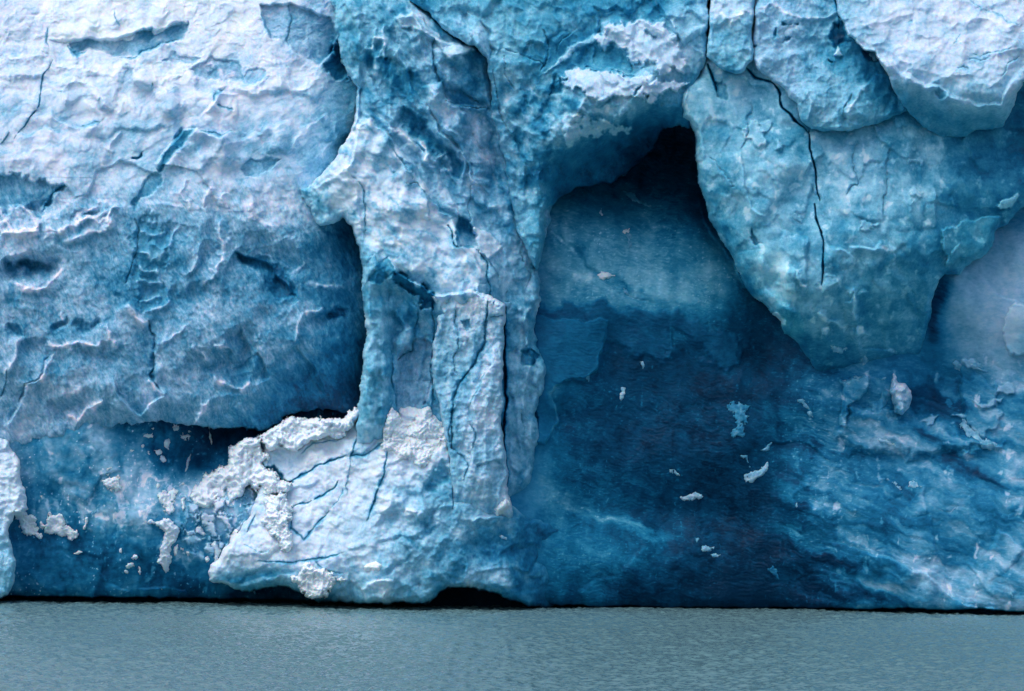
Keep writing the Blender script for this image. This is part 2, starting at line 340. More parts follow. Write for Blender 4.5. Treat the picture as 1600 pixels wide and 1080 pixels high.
# ================================================================== 1. the back wall: cave, clear blue ice, lower right flank
C = [  # x, y, s, t, u
 (-160,-60,-6,.1,0),(400,-60,-6,.3,0),(800,-60,-6,.4,.3),(1200,-60,-6,.4,.3),(1750,-60,-6,.3,0),
 (-160,400,-3,.5,0),(200,400,-5,.6,0),(560,400,-5,.8,.1),(560,620,-4,.9,0),(700,500,-5,.6,.1),
 (-160,700,.9,.46,-.1),(60,720,.9,.50,-.1),(150,720,.9,.52,-.15),(200,690,.4,.60,-.1),(260,690,-1.0,.72,-.1),(60,660,.9,.46,-.1),(160,640,.6,.5,-.1),(330,690,-3.2,.88,-.1),(300,720,-3.0,.84,-.1),(400,680,-4,.95,-.1),
 (50,790,.2,.66,-.1),(100,770,.5,.60,-.15),(120,800,.6,.56,-.1),(180,780,.8,.44,-.1),(220,800,.9,.42,-.1),(250,770,.5,.44,-.1),(200,745,.7,.46,-.1),(300,810,.6,.46,-.1),(350,800,.5,.34,-.1),(375,770,1.0,.22,-.1),(330,770,.2,.3,-.1),(385,810,1.2,.3,0),(320,820,.1,.46,0),
 (70,860,0,.72,.1),(130,860,0,.74,.1),(200,850,.2,.72,0),(260,840,.2,.62,0),(310,860,.2,.60,0),(360,880,.2,.66,.1),
 (60,920,-.4,.66,.3),(140,920,-.4,.64,.3),(200,915,-.4,.68,.3),(250,925,-.8,.86,.2),(330,930,-.8,.82,.3),(430,930,-1.6,.78,.3),
 (-160,930,-1,.6,.2),
 # cave
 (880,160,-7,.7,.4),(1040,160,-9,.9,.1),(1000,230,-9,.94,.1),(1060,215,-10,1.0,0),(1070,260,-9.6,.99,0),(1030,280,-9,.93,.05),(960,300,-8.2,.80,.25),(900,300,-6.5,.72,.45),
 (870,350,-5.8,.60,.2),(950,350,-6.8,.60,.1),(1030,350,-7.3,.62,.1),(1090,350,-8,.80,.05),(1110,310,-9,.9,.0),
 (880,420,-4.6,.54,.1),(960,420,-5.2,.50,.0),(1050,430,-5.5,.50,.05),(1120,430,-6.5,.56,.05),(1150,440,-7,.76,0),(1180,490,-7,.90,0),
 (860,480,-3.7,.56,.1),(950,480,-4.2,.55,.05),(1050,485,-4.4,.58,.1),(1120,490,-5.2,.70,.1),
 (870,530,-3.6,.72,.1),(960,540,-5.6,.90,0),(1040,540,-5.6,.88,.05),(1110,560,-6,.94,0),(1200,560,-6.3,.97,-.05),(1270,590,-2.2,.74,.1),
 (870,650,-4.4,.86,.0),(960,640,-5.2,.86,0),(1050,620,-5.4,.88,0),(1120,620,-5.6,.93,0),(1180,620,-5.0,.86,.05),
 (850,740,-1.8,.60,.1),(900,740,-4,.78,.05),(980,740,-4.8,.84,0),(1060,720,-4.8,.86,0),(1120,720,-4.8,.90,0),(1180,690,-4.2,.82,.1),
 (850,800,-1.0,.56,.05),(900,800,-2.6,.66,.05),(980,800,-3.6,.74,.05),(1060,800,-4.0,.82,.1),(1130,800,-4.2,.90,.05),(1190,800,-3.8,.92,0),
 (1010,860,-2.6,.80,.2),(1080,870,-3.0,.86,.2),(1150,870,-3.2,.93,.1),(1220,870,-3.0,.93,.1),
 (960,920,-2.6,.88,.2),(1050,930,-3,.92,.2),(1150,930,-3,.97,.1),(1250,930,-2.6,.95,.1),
 (855,620,-1.4,.60,.1),(850,690,-1.4,.58,.1),(840,870,.3,.64,.2),(880,850,-.4,.62,.1),(930,870,-1.0,.62,.1),(970,880,-1.6,.70,.2),(860,910,0,.72,.3),(900,925,-1.2,.80,.4),(800,840,.6,.66,.1),
 # lower right
 (1240,620,-2.2,.80,.1),(1300,620,-1.6,.64,.2),(1370,600,-1.0,.58,.25),(1430,640,-1.6,.80,0),(1480,600,-2.6,.84,0),(1540,600,-1.6,.66,-.05),(1600,590,-1.2,.62,0),
 (1240,690,-2.6,.70,.1),(1320,690,-1.9,.62,.0),(1380,690,-1.6,.60,-.1),(1460,680,-1.4,.66,-.1),(1540,670,-.8,.62,-.1),(1600,670,-.4,.58,-.1),
 (1250,750,-2.2,.70,.1),(1320,760,-1.2,.62,0),(1400,750,-.9,.62,0),(1470,740,-.5,.62,-.1),(1530,740,-.5,.68,-.1),(1600,745,0,.66,-.1),
 (1230,800,-2.8,.80,.1),(1270,810,-1.6,.66,.1),(1350,820,-.7,.68,.1),(1430,810,-.2,.62,0),(1480,820,.1,.66,0),(1560,820,.5,.58,-.1),
 (1260,860,-2.2,.84,.2),(1330,870,-1.2,.70,.2),(1400,870,-.2,.58,.1),(1440,880,.3,.56,0),(1490,880,.4,.62,0),(1560,870,1,.56,0),
 (1280,920,-2.4,.92,.2),(1350,925,-1.4,.82,.3),(1420,930,-.2,.64,.3),(1500,930,.5,.52,.2),(1560,930,1.2,.52,.2),(1600,900,1.6,.52,.1),(1750,930,2.4,.5,.1),(1750,700,1,.6,0),
 # right wall behind the buttress
 (1480,450,.4,.52,.1),(1520,460,0,.42,-.1),(1560,420,-.6,.40,-.15),(1600,380,0,.38,-.1),(1490,520,-1.6,.50,0),(1540,520,-.8,.38,-.2),(1590,500,-.4,.38,-.15),
 (1560,560,-1.2,.42,-.1),(1460,520,-.4,.62,0),(1600,330,-1.6,.62,0),(1750,400,0,.5,-.1),(1500,300,-2,.7,0),(1300,400,-7,.9,0),
]
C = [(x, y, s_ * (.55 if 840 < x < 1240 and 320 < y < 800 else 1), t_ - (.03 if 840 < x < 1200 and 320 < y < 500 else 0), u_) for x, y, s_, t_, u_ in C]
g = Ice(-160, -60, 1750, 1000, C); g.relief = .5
def waterlip(y0, y1): return [(-200, y0), (1800, y1)]
X, Y = g.X, g.Y
a1, b1 = rot(X, Y, 12, 15, 3.0); a2, b2 = rot(X, Y, 20, 150, 20)
cave = sm(830, 870, X) * (1 - sm(1250, 1420, X)); right = sm(1180, 1300, X) * sm(520, 600, Y); left = 1 - sm(560, 640, X)
st_ = fbm(a1 + g.wx * 1.2, b1 + g.wy * 2.2, 1, 4, 20); bd = fbm(a2 + g.wx * .25, b2 + g.wy * .4, 1, 4, 22)
a3, b3 = rot(X, Y, 4, 8, 2.2); fl = np.clip(fbm(a3, b3, 1, 2, 29) - .35, 0, 1)
g.s += .03 * st_ * cave + .10 * bd * right + (.25 * fbm(X, Y, 70, 5, 15) + .12 * facets(X + g.wx * 9, Y + g.wy * 9, 70, 16)) * (.4 + .1 * right + .3 * left)
g.s += .5 * fbm(X, Y, 170, 3, 35)
g.t += .05 * sm(940, 980, X) * (1 - sm(1200, 1280, X)) * sm(520, 550, Y)
g.t += .05 * sm(1000, 1080, X) * (1 - sm(1230, 1300, X)) * sm(820, 900, Y)
r1, t1 = shards(g, 28, 60, 26, 260, .25, 16, 2); r2, t2 = shards(g, 60, 18, 10, 261, .4, 8)
g.s += (.09 * r1 + .03 * r2) * right + (.12 * r1 + .05 * r2) * left
g.t += (.05 * t1 + .03 * t2) * (right + left)
g.t += -.02 * right - .07 * sm(1450, 1500, X) * (1 - sm(560, 620, Y)); g.u -= .12 * sm(1230, 1400, X)
g.t += (.16 * fbm(X + g.wx * 14, Y + g.wy * 14, 45, 5, 63) + .06 * fbm(X, Y, 9, 3, 64)) * left
g.t += .11 * fbm(*rot(X + g.wx * 14, Y + g.wy * 14, 26, 130, 24), 1, 4, 65) * right - .03 * right * sm(1350, 1600, X)
g.u = np.where(g.t > .6, np.maximum(g.u, .05), g.u)
amp_ = np.clip(.55 + .8 * fbm(X, Y, 90, 3, 66), .1, 1.2)
g.t -= .04 * cave * (1 - sm(640, 700, Y)); g.u += .45 * cave * (1 - right) - .25 * right
sp_ = np.clip(fbm(X + g.wx * 3, Y + g.wy * 3, 5.5, 3, 68) - .62, 0, .3) * np.clip(fbm(X, Y, 60, 2, 69) + .5, 0, 1)
g.t -= 2.0 * sp_ * (left + .4 * cave + .15 * right); g.u -= .25 * left; g.t += .02 * left; g.u += .1 * left 
g.t += (.07 * st_ * amp_ + .05 * fbm(X + g.wx * 8, Y + g.wy * 8, 18, 5, 67)) * (cave + .3 * right + .3) + .15 * bd * (right + .4 * cave) - .28 * fl * (cave * .8 + right * .5) - .02 + .07 * fbm(X, Y, 60, 5, 44)
g.t -= .30 * sm(.55, .95, fbm(X + g.wx * 8, Y + g.wy * 8, 22, 4, 61)) * (right * .8 + left * .8)
# faint shelf across the cave wall, translucent flanges below it
g.patch([(845,470),(940,478),(1050,490),(1140,520),(1150,560),(1140,573),(1118,566),(1100,545),(1052,515),(1048,560),(1035,568),(1010,556),(960,545),(946,548),(944,575),(930,582),(918,590),(895,590),(870,602),(865,625),(868,650),(858,694),(838,700),(830,500)], ds=.2, t=.76, u=.1, soft=18, warp=12)
g.patch([(835,495),(946,500),(944,540),(932,578),(920,586),(880,592),(866,612),(868,660),(853,696),(840,690)], ds=.35, dt=-.07, soft=2.5, warp=4)
g.ridge([(946,500),(944,540),(932,578),(915,588),(880,592),(866,612)], 2.2, .12, -.10)
g.ridge([(868,630),(868,660),(855,692)], 2.2, .15, -.16)
g.ridge([(1050,505),(1049,545),(1040,566)], 2, .1, -.08)
g.patch(Z(5, [(950,60),(1060,110),(1150,200),(1280,280),(1390,350),(1440,380),(1380,370),(1260,320),(1150,230),(1040,130),(960,80)]), ds=-.15, dt=.15, soft=14, warp=9)
g.ridge(Z(5, [(960,60),(1040,115),(1090,170)]), 3, .15, -.15)
g.ridge(Z(5, [(1070,270),(1130,275),(1170,280)]), 6, .12, -.14)
# dark recess in the roof of the cave with its pale rim
g.scarp([(1025,225),(1000,252),(975,272),(940,285)], -.8, 20, 0.05)
g.scarp([(1088,300),(1094,330),(1110,365),(1140,405),(1165,450)], .7, 25, .08)
# lower centre: pale veils running to the right
for p, wd, k in [([(835,775),(880,790),(930,805),(980,822),(1060,838)], 9, .10), ([(925,808),(970,815),(1020,830)], 6, .14), ([(960,820),(1000,835),(1070,848)], 5, .10), ([(835,745),(870,765),(900,790)], 10, .08),
                 ([(1215,815),(1260,850),(1330,870),(1400,890)], 10, .10), ([(1310,842),(1360,855),(1410,872),(1450,898),(1500,930)], 9, .17), ([(1350,880),(1410,900),(1460,930)], 7, .10), ([(1290,905),(1360,915),(1440,925)], 8, .12),
                 ([(1340,660),(1390,680),(1450,720),(1500,760)], 12, .10), ([(1500,640),(1540,690),(1580,740),(1610,760)], 12, .12), ([(1255,780),(1300,790),(1350,800)], 9, .08), ([(1420,780),(1500,800),(1560,860)], 12, .06)]:
    g.band(p, wd, -k * 1.3)
for p, wd, k in [([(1200,780),(1270,810),(1330,835)], 10, .12), ([(1400,645),(1460,690),(1520,735),(1600,790)], 9, .20), ([(1260,870),(1320,880),(1380,893),(1430,912)], 9, .16), ([(1270,925),(1330,935),(1400,940)], 9, .14), ([(1400,700),(1440,712),(1500,745),(1540,775)], 10, .10), ([(1270,690),(1330,705),(1400,720)], 8, .10),
                 ([(1480,660),(1540,700),(1590,735)], 9, .12), ([(1300,735),(1350,760),(1420,790)], 8, .10), ([(1170,600),(1170,680),(1165,740)], 16, .05), ([(1230,830),(1260,880),(1290,930)], 14, .06)]:
    g.band(p, wd, k * 1.2)
# plates and rims standing out of the lower right wall
g.scarp([(1000,835),(1003,850),(990,878),(965,895),(925,912),(900,925)], .35, 90, -.05, soft=3, warp=5)
g.scarp(list(reversed(Z(9, [(1170,430),(1175,560),(1210,650),(1230,690)]))), .35, 60, -.03)
g.scarp(Z(9, [(1330,640),(1360,690),(1420,760),(1500,850)]), .4, 30, -.06)
g.scarp(Z(9, [(1500,860),(1400,870),(1240,790),(1190,750),(1150,700),(1090,680),(960,620),(840,600)]), 1.3, 40, -.05)
g.scarp(Z(9, [(660,400),(560,390),(530,350),(560,310),(620,280)]), .45, 50, -.07)
g.scarp(Z(9, [(700,180),(640,120),(560,90),(400,90)]), -.4, 25, .06)
g.scarp(Z(9, [(1040,330),(1020,290),(970,265)]), .3, 30, -.06)
g.scarp(Z(9, [(1145,430),(1140,300),(1090,255),(1055,295)]), .35, 25, -.12)
g.scarp(Z(9, [(1598,600),(1560,560),(1520,520),(1480,500)]), .7, 40, -.12)
g.scarp(Z(6, [(1598,400),(1530,380),(1460,330),(1390,260)]), .3, 18, -.04)
g.patch(Z(6, [(1700,380),(1598,400),(1530,430),(1505,520),(1530,600),(1550,650),(1700,600)]), ds=.7, dt=-.04, du=.3, soft=3)
g.band(Z(6, [(1250,250),(1215,360),(1185,450),(1185,600)]), 11, .34, 5)
g.scarp(Z(6, [(1310,940),(1305,850),(1320,760),(1300,700),(1270,660)]), -.3, 25, .04)
g.patch(Z(6, [(740,950),(760,760),(870,735),(880,760),(850,830),(790,880),(780,960)]), ds=.6, dt=-.10, soft=3)
g.patch(Z(6, [(720,1000),(820,880),(960,900),(1100,930),(1300,1000),(1500,1080),(800,1080)]), ds=.7, dt=-.10, du=-.1, soft=20, warp=10)
g.patch(Z(6, [(1310,760),(1400,720),(1480,780),(1440,870),(1500,900),(1440,1000),(1360,960),(1310,930)]), ds=.3, dt=-.07, soft=5, warp=8)
for z in [(1360,680,60,16),(1430,850,90,10),(1290,920,50,12),(1520,800,60,30),(1160,930,40,14)]:
    (x, y), = Z(6, [z[:2]]); g.patch([(x-z[2]*.3,y),(x,y-z[3]*.4),(x+z[2]*.3,y+2),(x,y+z[3]*.4)], ds=.3, t=.35, soft=3, warp=8)
# rims and plates of the clear ice at lower left
g.scarp(Z(7, [(620,790),(500,740),(470,690),(480,640)]), .3, 40, -.05)
g.scarp(Z(7, [(870,820),(850,780),(760,760),(640,770)]), .4, 40, -.04)
g.scarp(Z(7, [(400,380),(430,300),(470,250),(560,220)]), .5, 60, -.08)
fm = sm(-8, 30, g.sdf([(285,800),(300,745),(350,735),(410,720),(410,800),(390,850),(350,890),(300,870),(260,830)], (slice(None), slice(None)), 14))
fr_ = sm(-.1, .45, fbm(X + g.wx * 6, Y + g.wy * 6, 24, 5, 72, .6)); g.t += (np.where(fr_ > 0, .14 + .30 * (1 - fr_), g.t) - g.t) * fm * .8; g.s += .5 * fr_ * fm
for px_, py_, rx_, ry_ in [(215,790,60,50),(160,810,40,26),(270,870,26,40),(90,790,50,22),(245,760,40,24)]:
    k_ = np.exp(-(((X - px_ + g.wx * 10) / rx_) ** 2 + ((Y - py_ + g.wy * 10) / ry_) ** 2) * 1.2); g.t -= k_ * (.10 + .22 * sm(.0, .5, fbm(X + g.wx * 8, Y + g.wy * 8, 20, 5, 73, .6)))
undercut(g, [(-200,931),(150,932),(300,934),(450,937),(560,940),(640,941),(668,934),(700,914),(735,912),(775,926),(830,932),(860,944),(1000,948),(1300,950),(1450,951),(1600,954),(1800,958)], 2.2)
# plateau behind the brink
g.s -= 60 * sm(-20, -60, Y) ** 2
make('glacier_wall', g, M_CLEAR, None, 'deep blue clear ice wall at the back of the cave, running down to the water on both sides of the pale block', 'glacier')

# ================================================================== 2. left cliff
L = [
 (-160,-160,-6,.02,-.1),(150,-160,-6,.02,0),(520,-160,-5,.05,0),
 (-160,0,-3,.05,-.2),(30,5,-3,.12,-.2),(100,30,-2.6,.04,0),(200,20,-2.6,.03,0),(300,20,-2.6,.04,0),(380,30,-2.2,.03,0),(450,40,-1.6,.2,-.2),(500,30,-1.8,.24,-.3),
 (50,80,-1.6,.06,-.1),(150,100,-1.2,.06,0),(250,110,-1,.07,0),(350,100,-1,.12,-.1),(430,110,-.7,.10,-.1),(500,120,-.9,.16,-.1),(545,100,-3,.5,-.1),
 (50,180,.1,.15,-.1),(150,170,.2,.16,-.05),(250,170,.4,.16,-.1),(330,160,.4,.17,-.2),(420,180,.4,.22,-.1),(500,180,.0,.28,0),(550,190,-1.4,.42,.2),
 (50,240,1,.17,-.2),(150,240,1,.20,-.1),(230,250,1,.20,0),(300,250,.9,.22,-.1),(400,250,1,.24,-.1),(480,250,.6,.26,0),(540,240,-1.6,.50,.1),
 (30,300,1.5,.36,-.15),(100,300,1.6,.28,-.1),(180,290,1.6,.22,0),(280,300,1.5,.25,-.05),(380,310,1.5,.27,0),(440,330,1.3,.26,0),(500,330,.8,.34,.1),
 (30,370,2,.30,-.2),(100,360,2,.30,-.2),(170,360,2,.34,-.1),(230,360,1.8,.42,.1),(300,370,1.9,.36,-.1),(380,380,1.9,.36,-.15),(450,370,1.6,.34,0),(510,370,.6,.48,.2),(545,360,-1.6,.72,.2),
 (30,440,2.2,.42,-.4),(100,450,2.2,.42,-.5),(170,440,2.2,.42,-.3),(240,440,1.8,.46,.1),(320,440,2.1,.42,-.4),(400,450,2.1,.42,-.4),(470,440,1.2,.44,-.1),(530,440,.1,.52,-.1),(570,450,-1.4,.62,-.1),
 (30,520,2.3,.46,-.5),(100,520,2.3,.46,-.5),(170,520,2.3,.42,-.3),(240,520,1.9,.5,-.3),(320,520,2.2,.44,-.5),(400,520,2.1,.44,-.5),(470,520,1.1,.46,-.2),(530,510,0,.58,0),(570,520,-1.6,.70,0),
 (30,600,2.3,.42,-.4),(100,600,2.3,.42,-.5),(180,600,2.3,.42,-.2),(250,600,2.0,.44,-.4),(330,600,2.1,.44,-.5),(400,600,1.8,.46,-.5),(470,590,.7,.62,-.2),(530,580,-.5,.78,0),(570,600,-1.8,.9,0),
 (30,670,1.25,.38,-.3),(100,660,1.25,.40,-.4),(180,650,1.3,.44,-.3),(260,650,1.4,.50,-.4),(340,650,1.2,.50,-.4),(400,655,.8,.58,-.3),(470,640,-.4,.82,-.1),(550,640,-1.6,.92,0),
 (-160,500,2.4,.4,-.4),(-160,250,1.2,.2,-.1),(620,300,-4,.6,0),(620,600,-4,.9,0),
]
g = Ice(-160, -160, 620, 725, L)
X, Y = g.X, g.Y
up = 1 - sm(230, 330, Y); snowy = 1 - sm(110, 170, Y); low = 1 - up; rgt = sm(430, 520, X)
a, b = rot(X, Y, 62, 2.2, 1.0)
g.s += .13 * ridged(X + g.wx * 14, Y * .8 + g.wy * 14, 110, 3, 3, .38) * (.4 + .35 * up) + .34 * fbm(X, Y, 120, 3, 6) + .16 * facets(X + g.wx * 14, Y * 1.3 + g.wy * 14, 90, 13)
g.s += .15 * cups(a + g.wx * 18, b + g.wy * 18, 50, 4) * low * .7 + .06 * cups(a + g.wx * 8, b + g.wy * 8, 15, 7) * low
g.s += .09 * fbm(X * .7 + g.wx * 8, Y * 1.3 + g.wy * 12, 18, 5, 9, .55) * snowy + .06 * ridged(a + g.wx * 9, b + g.wy * 9, 26, 3, 10, .4) + .04 * fbm(X + g.wx * 4, Y + g.wy * 4, 16, 4, 11)
g.s += .06 * fbm(a, b, 7, 3, 14) * low + .05 * facets(X + g.wx * 12, Y + g.wy * 12, 60, 12) * up
fr = fbm(a + g.wx * 6, b + g.wy * 6, 16, 4, 21)
r1, t1 = shards(g, 64, 34, 12, 240, .3, 10); r2, t2 = shards(g, -24, 46, 17, 241, .35, 12); r3, t3 = shards(g, 58, 13, 5, 242, .3, 5)
g.u -= .18 * low; g.t += .03 * up - .03 * low + .09 * fbm(*rot(X + g.wx * 6, Y + g.wy * 6, 64, 16, 2.2), 1, 4, 27) * low + .05 * fbm(*rot(X + g.wx * 6, Y + g.wy * 6, -30, 18, 3), 1, 4, 28) * up
g.s += .09 * r1 * low + .09 * r2 * up * (1 - .5 * snowy) + .03 * r3
for b_ in [(48,422,52,30,5,.8),(268,368,30,24,-20,.5),(325,398,24,26,10,.5),(345,585,64,46,10,.9),(112,640,46,30,-10,.7),(232,452,26,18,-30,.4),(425,405,58,40,40,.9),(385,545,30,50,-20,.5),(505,500,34,24,0,.6),(60,560,40,34,20,.6),(160,560,36,26,0,.5),(470,600,40,30,20,.5),(300,470,40,30,-10,.5),(130,345,30,14,-35,.5),(60,330,40,18,-10,.5)]:
    g.bowl(*b_[:5], b_[5] * 1.1, .03)
g.t += .06 * t1 * low + .06 * t2 * up + .05 * t3 * low
g.t += .07 * fr * low + .05 * fbm(X, Y, 50, 4, 19) + .07 * fbm(*rot(X + g.wx * 16, Y + g.wy * 16, -35, 70, 30), 1, 4, 25) * up + .05 * tones(X + g.wx * 18, Y * 1.3 + g.wy * 18, 110, 17) + .05 * fbm(*rot(X + g.wx * 8, Y + g.wy * 8, -28, 26, 6), 1, 4, 24) * up
# ledges and steps (traced): the upper snowfield breaks over a blue step
g.scarp(Z(1, [(230,190),(350,185),(520,180),(640,150),(760,130),(870,95)]), .9, 60, -.05, soft=2, warp=5)
g.patch(Z(1, [(330,195),(400,190),(520,185),(620,185),(640,145),(700,130),(720,165),(780,130),(865,95),(850,170),(800,205),(650,245),(560,262),(500,245),(420,235),(350,250)]), ds=-.3, dt=.20, soft=4, warp=5)
g.patch(Z(1, [(640,150),(700,135),(730,175),(700,205),(650,190)]), dt=.12, soft=4); g.patch(Z(1, [(760,150),(855,100),(840,165),(790,195)]), dt=.10, soft=4)
g.crack(Z(1, [(540,265),(620,262),(680,230),(780,205),(840,175)]), 4, .35, .2)
g.crack(Z(1, [(320,205),(350,255),(410,245)]), 4, .35, .25); g.crack(Z(1, [(222,120),(225,230)]), 3, .2, .15)
g.patch(Z(1, [(1200,30),(1340,20),(1440,40),(1530,80),(1560,160),(1530,240),(1470,300),(1390,260),(1330,210),(1260,180),(1230,130)]), ds=-.6, dt=.12, du=-.2, soft=4, warp=4)
g.crack(Z(1, [(1330,25),(1335,120),(1328,220)]), 4, .25, .15); g.crack(Z(1, [(1205,60),(1225,130),(1270,190)]), 4, .4, .2)
g.patch(Z(1, [(1490,290),(1560,210),(1600,200),(1600,350),(1560,360),(1520,340)]), ds=-.6, dt=.30, soft=8, warp=8, rough=4)
g.patch(Z(1, [(740,290),(790,255),(900,250),(935,270),(890,305),(790,300)]), ds=-.2, dt=.16, du=-.3, soft=4)
g.patch(Z(1, [(870,330),(950,290),(1000,270),(1080,300),(1110,340),(1080,370),(960,370),(900,345)]), ds=-.25, dt=.20, du=-.4, soft=5)
g.patch(Z(1, [(1100,350),(1170,310),(1230,340),(1240,380),(1150,380)]), ds=-.2, dt=.16, du=0, soft=5)
for p in [[(540,270),(640,330),(760,360),(900,340)], [(200,250),(300,280),(400,330),(560,350)], [(880,330),(950,300),(1010,330),(1080,360)], [(1000,370),(1130,400),(1300,380),(1450,400),(1560,370)], [(0,280),(110,290),(200,260)], [(230,430),(380,380),(500,480),(620,480)]]:
    g.ridge(Z(1, p), 9, .28, -.07, warp=10)
for k_, p in enumerate([[(100,480),(230,430),(350,450),(480,540)],[(470,640),(560,600),(700,590),(830,580)],[(60,640),(200,600),(330,620),(450,560)],[(540,300),(640,360),(700,440),(760,500),(820,560)],[(880,330),(930,400),(1000,440),(1010,520)],[(1100,440),(1200,420),(1340,415),(1500,470)],
        [(1180,640),(1290,570),(1400,520)],[(1210,720),(1300,690),(1400,700)],[(880,700),(1000,680),(1100,650),(1180,600)],[(0,360),(100,350),(230,380),(330,400)],[(20,740),(150,700),(300,680)],[(300,470),(400,450),(520,500)],[(620,330),(700,350),(800,420),(860,480)],[(940,800),(1000,700),(1060,640)]]):
    g.scarp(Z(1, p if k_ % 2 else list(reversed(p))), .42, 42, .05 if k_ % 2 else -.05, soft=5, warp=9, dth=.05)
g.crack(Z(1, [(240,275),(205,350),(180,480),(130,560),(65,645)]), 3.0, .35, .38, warp=1.5, tw=1.5)
g.crack(Z(1, [(45,610),(0,665)]), 2.2, .25, .25, warp=1); g.crack(Z(1, [(520,40),(540,90),(550,130)]), 2, .15, .15)
g.crack(Z(1, [(985,480),(990,440),(1040,410)]), 4, .3, .2); g.crack(Z(1, [(1000,485),(1050,490),(1070,510)]), 4, .35, .3)
g.scarp(Z(1, [(1110,440),(1010,420),(985,480),(920,540)]), .5, 40, -.04)
g.crack(Z(1, [(710,380),(700,430)]), 5, .3, .15)
g.scarp(Z(1, [(470,570),(380,590),(340,590),(250,540),(230,490)]), .4, 35, 0, dth=.08)
g.crack(Z(1, [(370,590),(420,570),(465,565)]), 4, .25, .15)
# the blue cleft bending through the wall
g.scarp(Z(1, [(1075,600),(1020,640),(960,625),(915,590),(850,600),(780,680),(720,760),(740,800)]), .8, 60, -.04, soft=1.5, warp=2)
g.patch(Z(1, [(825,605),(915,588),(880,630),(830,680),(790,740),(750,790),(735,800),(730,770),(780,690)]), ds=-.4, dt=.30, du=.3, soft=6, warp=4)
g.patch(Z(1, [(700,800),(745,800),(740,840),(710,900),(640,910),(610,960),(605,930),(640,870)]), ds=-.3, dt=.18, du=.2, soft=4, warp=4)
g.crack(Z(1, [(925,595),(970,630),(1030,640),(1075,610)]), 4, .4, .2)
g.patch(Z(1, [(605,725),(640,700),(660,690),(655,710),(610,740)]), ds=-.3, dt=.25, soft=2)
g.scarp(Z(1, [(740,810),(640,770),(560,745),(450,780),(420,850),(400,890),(340,905),(290,850)]), -.5, 26, 0, soft=1.5)
# dark mouth of the lowered band, left
g.patch(Z(1, [(-100,800),(40,815),(190,830),(240,850),(290,850),(240,920),(200,970),(180,1010),(100,960),(0,960),(-100,940)]), ds=-.6, dt=.12, du=.1, soft=7, warp=7, rough=5)
g.crack(Z(1, [(285,850),(240,900),(200,980)]), 7, .5, .3)
for p in [[(90,940),(140,1010),(170,1060)],[(0,1000),(80,1070),(180,1060)],[(340,1060),(400,980),(450,930)],[(380,1040),(450,1000),(510,980)],[(480,1040),(560,960)],[(200,1080),(330,1050),(520,1010)]]:
    g.ridge(Z(1, p), 5, .35, -.16, warp=6)
# edge where the bright upper skin ends over the fluted lower wall
g.scarp(Z(1, [(1340,1060),(1190,1005),(1100,1000),(990,970),(900,945),(860,960),(740,930),(620,960),(540,950),(450,920),(380,905)]), .16, 50, -.03, soft=3, warp=5)
g.patch(Z(1, [(1600,1080),(1340,1070),(1190,1010),(1100,1003),(990,975),(900,950),(860,965),(740,935),(620,965),(540,955),(450,925),(380,910),(330,935),(240,1000),(150,1100),(600,1400),(1600,1400)]), dt=.07, soft=4, warp=6)
g.patch(Z(1, [(1115,800),(1160,730),(1240,750),(1290,740),(1230,800),(1150,830)]), ds=-.25, dt=.14, soft=4)
for p in [[(1380,690),(1420,600),(1530,540)],[(1490,740),(1540,650),(1560,560)],[(500,700),(560,620)],[(870,960),(860,880),(880,820)],[(960,880),(940,950)],[(1030,960),(1040,900)],[(1150,850),(1190,1000)]]:
    g.ridge(Z(1, p), 5, .25, -.07, warp=6)
g.scarp(Z(1, [(1390,870),(1430,950),(1500,1010),(1500,1070)]), .5, 25, 0)
# flutes, scallops and hanging rims of the lower wall
g.scarp(Z(4, [(700,490),(660,460),(610,420),(580,390)]), .3, 30, -.1)
g.crack(Z(4, [(620,0),(650,60),(640,150),(600,230),(580,300)]), 6, .5, .14)
g.crack(Z(4, [(690,480),(715,560),(720,620),(700,720),(740,800)]), 8, .8, .25)
g.scarp(Z(4, [(700,500),(720,590),(712,700),(755,830),(690,860),(650,905),(600,880),(540,800),(520,700)]), .7, 45, -.06, soft=1.5)
for p, h in [([(1080,150),(1180,190),(1260,230),(1330,330),(1390,380)], .9), ([(1110,505),(1160,620),(1165,720)], .5), ([(1190,620),(1240,690),(1260,740)], .5), ([(1370,590),(1420,660),(1470,720)], .6)]:
    g.scarp(Z(4, list(reversed(p))), -h, 45, .06, soft=1.5, warp=4)
g.patch(Z(4, [(1090,150),(1200,180),(1290,240),(1380,370),(1300,370),(1220,270),(1140,200)]), ds=-.4, dt=.16, soft=8, warp=8)
g.bowl(*Z(4, [(120,230)])[0], 32, 14, 10, .9, .22); g.bowl(*Z(4, [(150,250)])[0], 55, 38, 0, .7, .0)
g.ridge(Z(4, [(50,280),(110,330),(180,345),(240,300),(290,240)]), 6, .5, -.20)
g.bowl(*Z(4, [(280,500)])[0], 18, 11, -20, .6, .12); g.bowl(*Z(4, [(410,495)])[0], 24, 12, -5, .6, .12); g.bowl(*Z(4, [(60,530)])[0], 13, 11, 50, .5, .12)
g.ridge(Z(4, [(210,580),(260,600),(350,580),(470,585)]), 6, .45, -.20); g.ridge(Z(4, [(500,490),(510,560),(555,595)]), 4, .3, -.15)
g.ridge(Z(4, [(90,545),(80,620),(40,680),(30,740)]), 7, .4, -.12); g.ridge(Z(4, [(270,430),(300,470)]), 3, .2, -.15)
g.scarp(Z(4, [(100,790),(115,820),(60,930),(20,960)]), .5, 40, -.05); g.crack(Z(4, [(30,700),(40,740),(0,830)]), 5, .4, .2); g.crack(Z(4, [(230,640),(190,730),(110,770),(90,860)]), 6, .5, .2)
g.ridge(Z(4, [(250,610),(240,660),(200,740),(120,770),(110,800)]), 6, .5, -.16)
